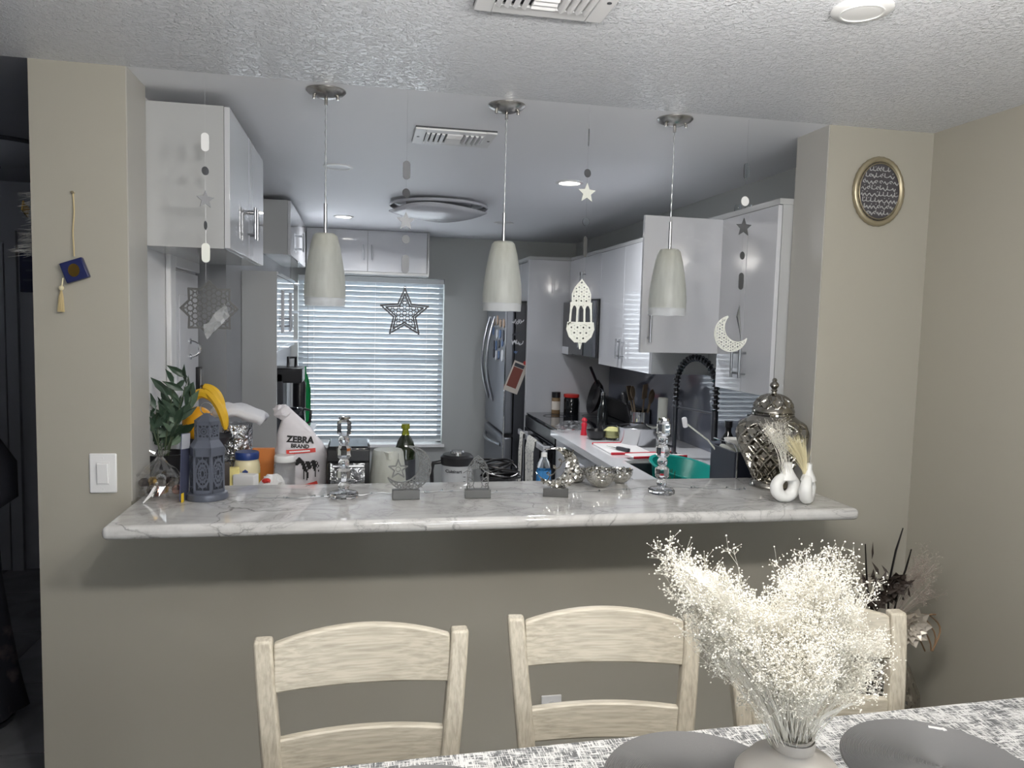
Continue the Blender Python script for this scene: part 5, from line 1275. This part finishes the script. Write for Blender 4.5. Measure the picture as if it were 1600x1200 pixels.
o = thing('green_bottle', 'bright green soda bottle behind the thermos', 'bottle', (c.x-.01, 2.7, KZ))
MB().lathe([(.0, 0), (.045, 0), (.048, .01), (.048, .25), (.03, .33), (.016, .37), (.016, .385)], 22, cap=False).build('bottle', 'green_glass', o, smooth=40); MB().lathe([(.018, .385), (.018, .405), (.0, .405)], 16, cap=False).build('cap', 'green_glass', o, smooth=40)
# toaster oven
c = on(545, .52)
t = thing('toaster_oven', 'black toaster oven with foil on its door, left of the crescent', 'toaster oven', c)
MB().b6(-.085, .085, -.1, .13, .01, .225).build('body', 'black_gloss', t, bevel=.01)
MB().b6(-.08, .08, -.112, -.1, .03, .16).build('door', 'black_plastic', t, bevel=.004)
MB().b6(-.084, .084, -.108, -.1, .165, .215).build('control_panel', 'black_plastic', t, bevel=.004)
MB().cyl((-.06, -.13, .15), (.06, -.13, .15), .006, 8).build('handle', 'steel', t, smooth=40)
m_ = MB(); vs = []; rnd = random.Random(19)
for i in range(10):
    for j in range(6): vs.append((-.07+i*.015, -.118-rnd.uniform(0, .008)-(.014 if 1 < j < 5 else 0), .05+j*.022+rnd.gauss(0, .003)))
m_.add(vs, [(i*6+j, i*6+j+1, (i+1)*6+j+1, (i+1)*6+j) for i in range(9) for j in range(5)]); 
q = m_.build('foil_sheet', 'foil', t)
# white kettle / pitcher
c = on(606, .50)
t = thing('pale_pitcher', 'pale satin kettle behind the hanging star', 'pitcher', c)
MB().lathe([(.0, 0), (.078, 0), (.08, .01), (.074, .1), (.064, .19), (.058, .2), (.0, .205)], 36, cap=False).build('body', 'frosted_glass', t, smooth=40)
MB().lathe([(.0, 0), (.076, .002), (.07, .1), (.06, .185), (.0, .19)], 32, cap=False).build('liner', 'laser_white', t, smooth=40)
MB().add([(-.02, -.055, .2), (.02, -.055, .2), (0, -.085, .198), (-.014, -.06, .165), (.014, -.06, .165), (0, -.078, .17)], [(0, 2, 5, 3), (2, 1, 4, 5), (0, 1, 2)]).build('spout', 'laser_white', t)
# olive oil bottle
c = on(633, .67)
t = thing('oil_bottle', 'dark olive oil bottle with a yellow-green neck', 'bottle', c)
MB().lathe([(.0, 0), (.042, 0), (.045, .008), (.045, .17), (.035, .205), (.018, .235)], 28, cap=False).build('bottle', 'oil_dark', t, smooth=40)
MB().lathe([(.018, .235), (.014, .25), (.014, .262), (.019, .264), (.019, .284), (.0, .285)], 24, cap=False).build('neck', 'oil_neck', t, smooth=40)
MB().lathe([(.0456, .04), (.0456, .13)], 28, cap=False).build('label', 'charcoal', t)
# blender
c = on(714, .5)
t = thing('blender_jar', 'blender jar with a black lid and handle behind the arch panel', 'blender', c)
MB().lathe([(.0, 0), (.06, 0), (.06, .01), (.066, .135), (.062, .135), (.056, .012), (.0, .012)], 32, cap=False).build('jar', 'frosted_clear', t, smooth=40)
MB().lathe([(.0, .135), (.068, .135), (.07, .14), (.07, .168), (.06, .178), (.0, .18)], 32, cap=False).build('lid', 'black_plastic', t, smooth=40)
MB().lathe([(.03, .178), (.03, .19), (.026, .194), (.0, .194)], 24, cap=False).build('filler_cap', 'chrome', t, smooth=40)
MB().tube([(-.062, 0, .145), (-.1, 0, .14), (-.108, 0, .11), (-.104, 0, .04), (-.065, 0, .02)], .009, 8).build('handle', 'black_plastic', t, smooth=50)
text_mesh('Cuisinart', .018, 'lettering', 'print_black', t, Matrix.Translation((-.02, -.066, .108)) @ FACE, warp=lambda v: Vector((v.x, -math.sqrt(max(0, .0655**2-v.x**2))-.0012, v.z)), fat=.0005)
for i in range(4): MB().b6(.02, .03, -.0635, -.0625, .03+i*.02, .032+i*.02).build('measure_mark', 'print_black', t)
# black cables and pan
c = on(780, .56)
o = thing('coiled_cable', 'black coiled power cable heaped beside the blender', 'cable', c)
pts = []
for i in range(120):
    u = i/119; an = u*2*PI*5; r0 = .07+.02*math.sin(u*13); pts.append((r0*math.cos(an)*1.1, r0*math.sin(an)*.8, .10+.035*math.sin(u*9+an*.3)))
MB().tube(pts, .005, 6).build('cable', 'black_plastic', o, smooth=60)
MB().lathe([(.0, 0), (.07, 0), (.085, .07), (.08, .07), (.066, .006), (.0, .006)], 24, cap=False).build('holder', 'black_plastic', o, smooth=40)
# water bottle
c = on(850, .40)
t = thing('water_bottle', 'small clear water bottle with a blue label', 'bottle', c)
MB().lathe([(.0, 0), (.029, 0), (.031, .01), (.03, .05), (.031, .11), (.028, .15), (.014, .175), (.012, .185)], 24, cap=False).build('bottle', 'clear_plastic', t, smooth=40)
MB().lathe([(.0316, .075), (.0316, .125)], 24, cap=False).build('label', 'label_blue', t); MB().lathe([(.013, .182), (.013, .198), (.0, .198)], 16, cap=False).build('cap', 'white_plastic', t, smooth=40)
# right worktop: jars
def lathe_thing(name, label, cat, c, parts):
    t = thing(name, label, cat, c)
    for nm, prf_, mt in parts: MB().lathe(prf_, 24, cap=False).build(nm, mt, t, smooth=40)
    return t
lathe_thing('spice_jar', 'spice jar with a dark lid on the far side of the stove', 'jar', (1.575, 3.38, .919), [('jar', [(.0, 0), (.035, 0), (.035, .12), (.03, .13)], 'spice_brown'), ('label', [(.0356, .03), (.0356, .1)], 'flyer_cream'), ('lid', [(.034, .13), (.036, .132), (.036, .175), (.0, .176)], 'black_plastic')])
lathe_thing('red_lid_jar', 'dark glass jar with a red lid beside the spice jar', 'jar', (1.70, 3.36, .919), [('jar', [(.0, 0), (.06, 0), (.062, .01), (.062, .12), (.056, .135)], 'bottle_dark'), ('lid', [(.0, .135), (.062, .135), (.064, .14), (.064, .16), (.0, .164)], 'red_lid')])
t = thing('frying_pan', 'black frying pan propped against the backsplash behind the bottle', 'pan', (1.86, 3.15, .921))
M_ = Matrix.Translation((0, 0, .15)) @ Matrix.Rotation(-PI/2+.25, 4, 'Y')
MB().lathe([(.0, 0), (.11, 0), (.14, .04), (.136, .04), (.106, .004), (.0, .004)], 30, cap=False).xf(M_).build('pan', 'black_plastic', t, smooth=40)
MB().cyl((-.02, -.03, .27), (-.10, -.1, .40), .011, 8).build('handle', 'dark_steel', t, smooth=40)
t = lathe_thing('syrup_bottle', 'slim dark glass bottle with a chrome pourer on the worktop', 'bottle', (1.655, 2.38, KZ), [('bottle', [(.0, 0), (.034, 0), (.036, .01), (.036, .14), (.016, .21), (.013, .25), (.0, .25)], 'bottle_dark'), ('collar', [(.015, .25), (.015, .27), (.0, .271)], 'chrome')])
MB().tube([(0, 0, .27), (-.01, 0, .29), (-.035, 0, .305)], [.006, .005, .003], 6).build('pourer', 'chrome', t)
lathe_thing('pepper_mill', 'small red pepper mill next to the slim dark bottle', 'pepper mill', (1.47, 2.2, KZ), [('mill', [(.0, 0), (.024, 0), (.02, .03), (.016, .05), (.02, .075), (.014, .085), (.02, .1), (.012, .115), (.0, .118)], 'red_plastic')])
lathe_thing('black_bowl', 'small black bowl beside the red pepper mill', 'bowl', (1.50, 2.02, KZ), [('bowl', [(.0, 0), (.04, 0), (.06, .02), (.068, .06), (.064, .06), (.055, .022), (.0, .006)], 'black_plastic')])
lathe_thing('glass_bowl', 'glass bowl of pale lemon pieces on the worktop', 'bowl', (1.60, 2.0, KZ), [('bowl', [(.0, 0), (.045, 0), (.06, .03), (.066, .085), (.063, .085), (.056, .03), (.0, .006)], 'clear_plastic'), ('filling', [(.0, .008), (.05, .02), (.056, .06), (.03, .08), (.0, .085)], 'lemon')])
# cling film heap
o = thing('cling_wrap', 'crumpled clear plastic wrap on the worktop edge by the stove', 'plastic wrap', (1.44, 2.35, KZ)); random.seed(12)
MB().ball((0, 0, .03), (.12, .09, .045), 20, 10, .2).build('wrap', 'cellophane', o)
# utensil crock
t = lathe_thing('utensil_crock', 'steel utensil crock full of wooden spoons', 'crock', (1.86, 2.2, KZ), [('crock', [(.0, 0), (.065, 0), (.065, .16), (.061, .16), (.061, .006), (.0, .006)], 'chrome')])
rnd = random.Random(17)
for i, (dx, dy, hh, kind) in enumerate(((-.03, -.02, .33, 0), (.0, -.03, .34, 1), (.03, 0, .30, 0), (-.02, .03, .31, 1), (.02, -.03, .29, 0), (-.045, 0, .28, 2))):
    o = thing('cooking_utensil', ['wooden spoon leaning left in the crock', 'tallest flat wooden turner in the crock', 'wooden spoon leaning toward the wall in the crock', 'dark wooden turner at the back of the crock', 'short wooden spoon at the front of the crock', 'black ladle at the left of the crock'][i], 'utensil', (1.86+dx*.6, 2.2+dy*.6, KZ+.008), 0, 'utensils in the crock')
    tip = Vector((dx*2.2, dy*2.2, hh)); mt = 'black_plastic' if kind == 2 else 'wood_spoon'
    MB().tube([(0, 0, 0), tip*.75], .006, 6).build('shaft', mt, o, smooth=50)
    q = MB().ball((0, 0, 0), (.028, .008 if kind != 2 else .02, .045), 12, 8) if kind != 1 else MB().box((0, 0, 0), (.05, .007, .1))
    q.xf(Matrix.Translation(tip*.87) @ Vector((0, 0, 1)).rotation_difference(tip).to_matrix().to_4x4() @ Matrix.Rotation(.6, 4, 'Z')).build('head', mt, o, smooth=50)
# steel pot with strainer
t = lathe_thing('steel_pot', 'wide brushed steel pot with a rolled rim on the worktop', 'pot', (1.70, 1.80, KZ), [('pot', [(.0, 0), (.1, 0), (.112, .01), (.13, .11), (.137, .113), (.134, .116), (.126, .112), (.108, .012), (.0, .006)], 'pot_steel'), ('inner_strainer', [(.118, .112), (.06, .125), (.05, .135), (.0, .135)], 'chrome')])
# cutting boards
def board(c, w_, d_, rz, label):
    t = thing('cutting_board', label, 'cutting board', c, rz, 'red-rimmed white cutting boards')
    MB().b6(-w_/2, w_/2, -d_/2, d_/2, 0, .01).build('board', 'board_white', t, bevel=.004)
    m_ = MB().b6(-w_/2-.004, w_/2+.004, -d_/2-.008, -d_/2, -.0, .014).b6(-w_/2-.004, w_/2+.004, d_/2, d_/2+.008, 0, .014)
    m_.build('red_rim', 'red_plastic', t, bevel=.003)
board((1.535, 1.62, KZ), .25, .36, .0, 'white cutting board with red ends on the worktop beside the steel pot')
board((1.62, 1.30, KZ+.015), .32, .12, .1, 'narrow white cutting board with red ends bridging the sink')
o = thing('kitchen_knife', 'short black knife block tool lying on the cutting board', 'knife', (1.50, 1.50, KZ+.012), .4)
MB().b6(-.012, .012, -.05, .05, 0, .02).build('handle', 'charcoal', o, bevel=.004); MB().prismz([(-.011, .05), (.011, .05), (.004, .15)], .006, .008).build('blade', 'chrome', o)
# paper towel / bottle right of the faucet base
lathe_thing('grey_canister', 'slim grey canister standing behind the right crystal candlestick', 'canister', (1.94, 2.0, KZ), [('body', [(.0, 0), (.032, 0), (.032, .27), (.03, .275), (.0, .276)], 'laser_white'), ('base_band', [(.033, .0), (.033, .02)], 'steel')])
# teal basin in the sink
t = thing('teal_basin', 'round teal plastic basin tilted in the sink', 'basin', (1.625, 1.0, .685)); R_ = Matrix.Rotation(.14, 4, 'Y') @ Matrix.Rotation(.16, 4, 'X') @ Matrix.Diagonal((1.12, 1.12, 1.08, 1))
MB().lathe([(.0, .06), (.1, .06), (.12, .07), (.165, .225), (.178, .228), (.178, .234), (.162, .232), (.112, .078), (.0, .07)], 44, cap=False).xf(R_).build('basin', 'teal_plastic', t, smooth=40)
o = thing('herb_bunch', 'red-handled bunch of greens standing left of the teal basin', 'greens', (1.5, .83, .68)); rnd = random.Random(13); m_ = MB()
for i in range(40): m_.tube([(rnd.uniform(-.02, .02), rnd.uniform(-.02, .02), 0), (rnd.uniform(-.05, .05), rnd.uniform(-.05, .05), rnd.uniform(.2, .27))], .002, 3)
m_.build('stalks', 'stem_green', o); MB().tube([(-.03, 0, .0), (-.035, -.01, .14), (-.03, 0, .25)], .014, 8).build('handle', 'red_plastic', o, smooth=50)
# dish rack and dishes
t = thing('dish_rack', 'black solid-sided dish drainer in the worktop corner', 'dish rack', (1.77, .48, KZ))
MB().b6(-.16, .16, -.12, .12, 0, .012).b6(-.16, -.148, -.12, .12, .012, .2).b6(.148, .16, -.12, .12, .012, .2).b6(-.148, .148, -.12, -.108, .012, .2).b6(-.148, .148, .108, .12, .012, .2).build('tub', 'navy_plastic', t, bevel=.004)
for s in (-1, 1): MB().tube([(s*.154, -.13, .0), (s*.154, -.13, .2), (s*.154, -.1, .23), (s*.154, .1, .23)], .004, 6).build('wire_rail', 'chrome', t, smooth=50)
c = at(1147, 684, y=.47)
lathe_thing('white_bowl', 'small white bowl on top of the black dish drainer', 'bowl', (c.x, .47, KZ+.202), [('bowl', [(.0, 0), (.026, 0), (.034, .012), (.045, .042), (.042, .042), (.032, .016), (.0, .008)], 'ceramic_white')])
for i, (dx, rz, lb) in enumerate(((-.12, .7, 'grey plate slanting in the dish drainer, nearest the basin'), (-.075, .62, 'grey plate slanting in the dish drainer, nearer the white bowl'))):
    o = thing('dinner_plate', lb, 'plate', (1.77+dx, .48, KZ+.14), .1); MB().lathe([(.0, 0), (.06, 0), (.085, .012), (.083, .014), (.058, .004), (.0, .004)], 30, cap=False).xf(Matrix.Rotation(rz+.3, 4, 'Y')).build('plate', 'laser_white', o, smooth=40)
o = thing('dish_brush', 'white dish brush sticking up from the drainer by the faucet', 'brush', (1.72, .54, KZ+.05)); tp = at(1070, 660, y=.58)-Vector((1.72, .54, KZ+.05))
MB().tube([(0, 0, 0), tp*.6+Vector((.01, 0, .02)), tp], .004, 8).build('handle', 'laser_white', o, smooth=50)
MB().box((0, 0, 0), (.024, .02, .05)).xf(Matrix.Translation(tp) @ Matrix.Rotation(-.2, 4, 'Y')).build('head', 'towel_white', o, bevel=.008)
for i, (px, h, lb) in enumerate(((1138, .30, 'dark soap bottle behind the dish drainer, left of its pair'), (1172, .33, 'tall dark bottle behind the dish drainer, right of its pair'))):
    c = at(px, 640, y=.66); lathe_thing('soap_bottle', lb, 'bottle', (min(c.x, 1.97), .65, KZ), [('bottle', [(.0, 0), (.034, 0), (.036, .01), (.034, h*.7), (.014, h*.82), (.014, h*.9)], 'bottle_dark'), ('cap', [(.018, h*.9), (.018, h), (.0, h)], 'black_plastic')])

# ================================================================ HALL (far left)
t = thing('hall_ceiling_lamp', 'dark flush dome lamp on the hall ceiling at the left edge', 'ceiling light', (-1.72, 1.45, CH))
MB().lathe([(.0, -.1), (.12, -.09), (.22, -.055), (.26, -.012), (.265, 0)], 40, cap=False).build('dome', 'hall_paint', t, smooth=60)
MB().lathe([(.262, -.018), (.275, -.01), (.275, 0)], 40, cap=False).build('rim', 'charcoal', t, smooth=40)
MB().ball((0, 0, -.105), .012, 10, 8).build('finial', 'nickel', t, smooth=60)
t = thing('framed_sign', 'dark navy framed sign on the hall end wall', 'sign', (-1.985, 2.598, 1.9))
MB().box((0, -.012, 0), (.19, .024, .27)).build('frame', 'sign_navy', t, bevel=.004)
for i in range(3): MB().box((0, -.0245, .06-.06*i), (.15-.03*(i % 2), .001, .012)).build('lettering_line', 'card_blue', t)
t = thing('feather_hanging', 'pale feathery wall hanging with a gold band on the hall side of the wall', 'wall hanging', (-1.034, .13, 2.05))
m_ = MB(); rnd = random.Random(44)
for i in range(260):
    z = -rnd.uniform(0, .2); an = rnd.uniform(PI/2, 3*PI/2); L_ = rnd.uniform(.05, .095)*(1+.3*math.sin(z*20)); m_.tube([(-.008, 0, z), (-.008+L_*math.cos(an), L_*math.sin(an), z-rnd.uniform(.0, .03))], [.002, .0004], 3)
q = m_.build('feathers', 'feather', t); q['kind'] = 'stuff'
MB().box((-.062, 0, -.06), (.004, .05, .035), Matrix.Rotation(-.4, 3, 'X')).build('gold_band', 'gold', t)
MB().cyl((0, 0, .01), (-.02, 0, .01), .004).build('hook', 'nickel', t)
t = thing('hanging_robe', 'black robe with a patterned hem at the left edge of the picture', 'garment', (-1.53, .6, .0))
m_ = MB(); vs = []; pf = [(.0, 1.24, .02), (.0, 1.22, .07), (.0, 1.12, .13), (-.0, .98, .15), (.0, .92, .13), (0, .85, .12), (0, .6, .13), (0, .4, .15), (0, .22, .17), (0, .1, .19)]
def robe(pf, name, mt):
    m_ = MB(); vs = []; n_ = 36
    for dx, z, r0 in pf:
        for k in range(n_):
            an = 2*PI*k/n_; q = r0*(1+.07*math.sin(an*7+z*3)*(1.2-z)); vs.append((dx+q*math.cos(an), q*math.sin(an)*.8, z))
    m_.add(vs, [(j*n_+(k+1) % n_, j*n_+k, (j+1)*n_+k, (j+1)*n_+(k+1) % n_) for j in range(len(pf)-1) for k in range(n_)]); return m_.build(name, mt, t, smooth=70)
robe(pf[:8], 'robe', 'robe_black'); robe(pf[7:]+[(0, .05, .2)], 'hem', 'robe_print')
MB().tube([(.09, -.02, 1.15), (.16, -.04, 1.05), (.17, -.05, .94), (.13, -.07, .9)], [.05, .055, .05, .03], 10).build('sleeve', 'robe_black', t, smooth=60)
MB().tube([(0, 0, .0), (0, 0, 1.3)], .012, 8).lathe([(.16, 0), (.16, .02), (.02, .03)], 20).build('stand', 'charcoal', t, smooth=40)
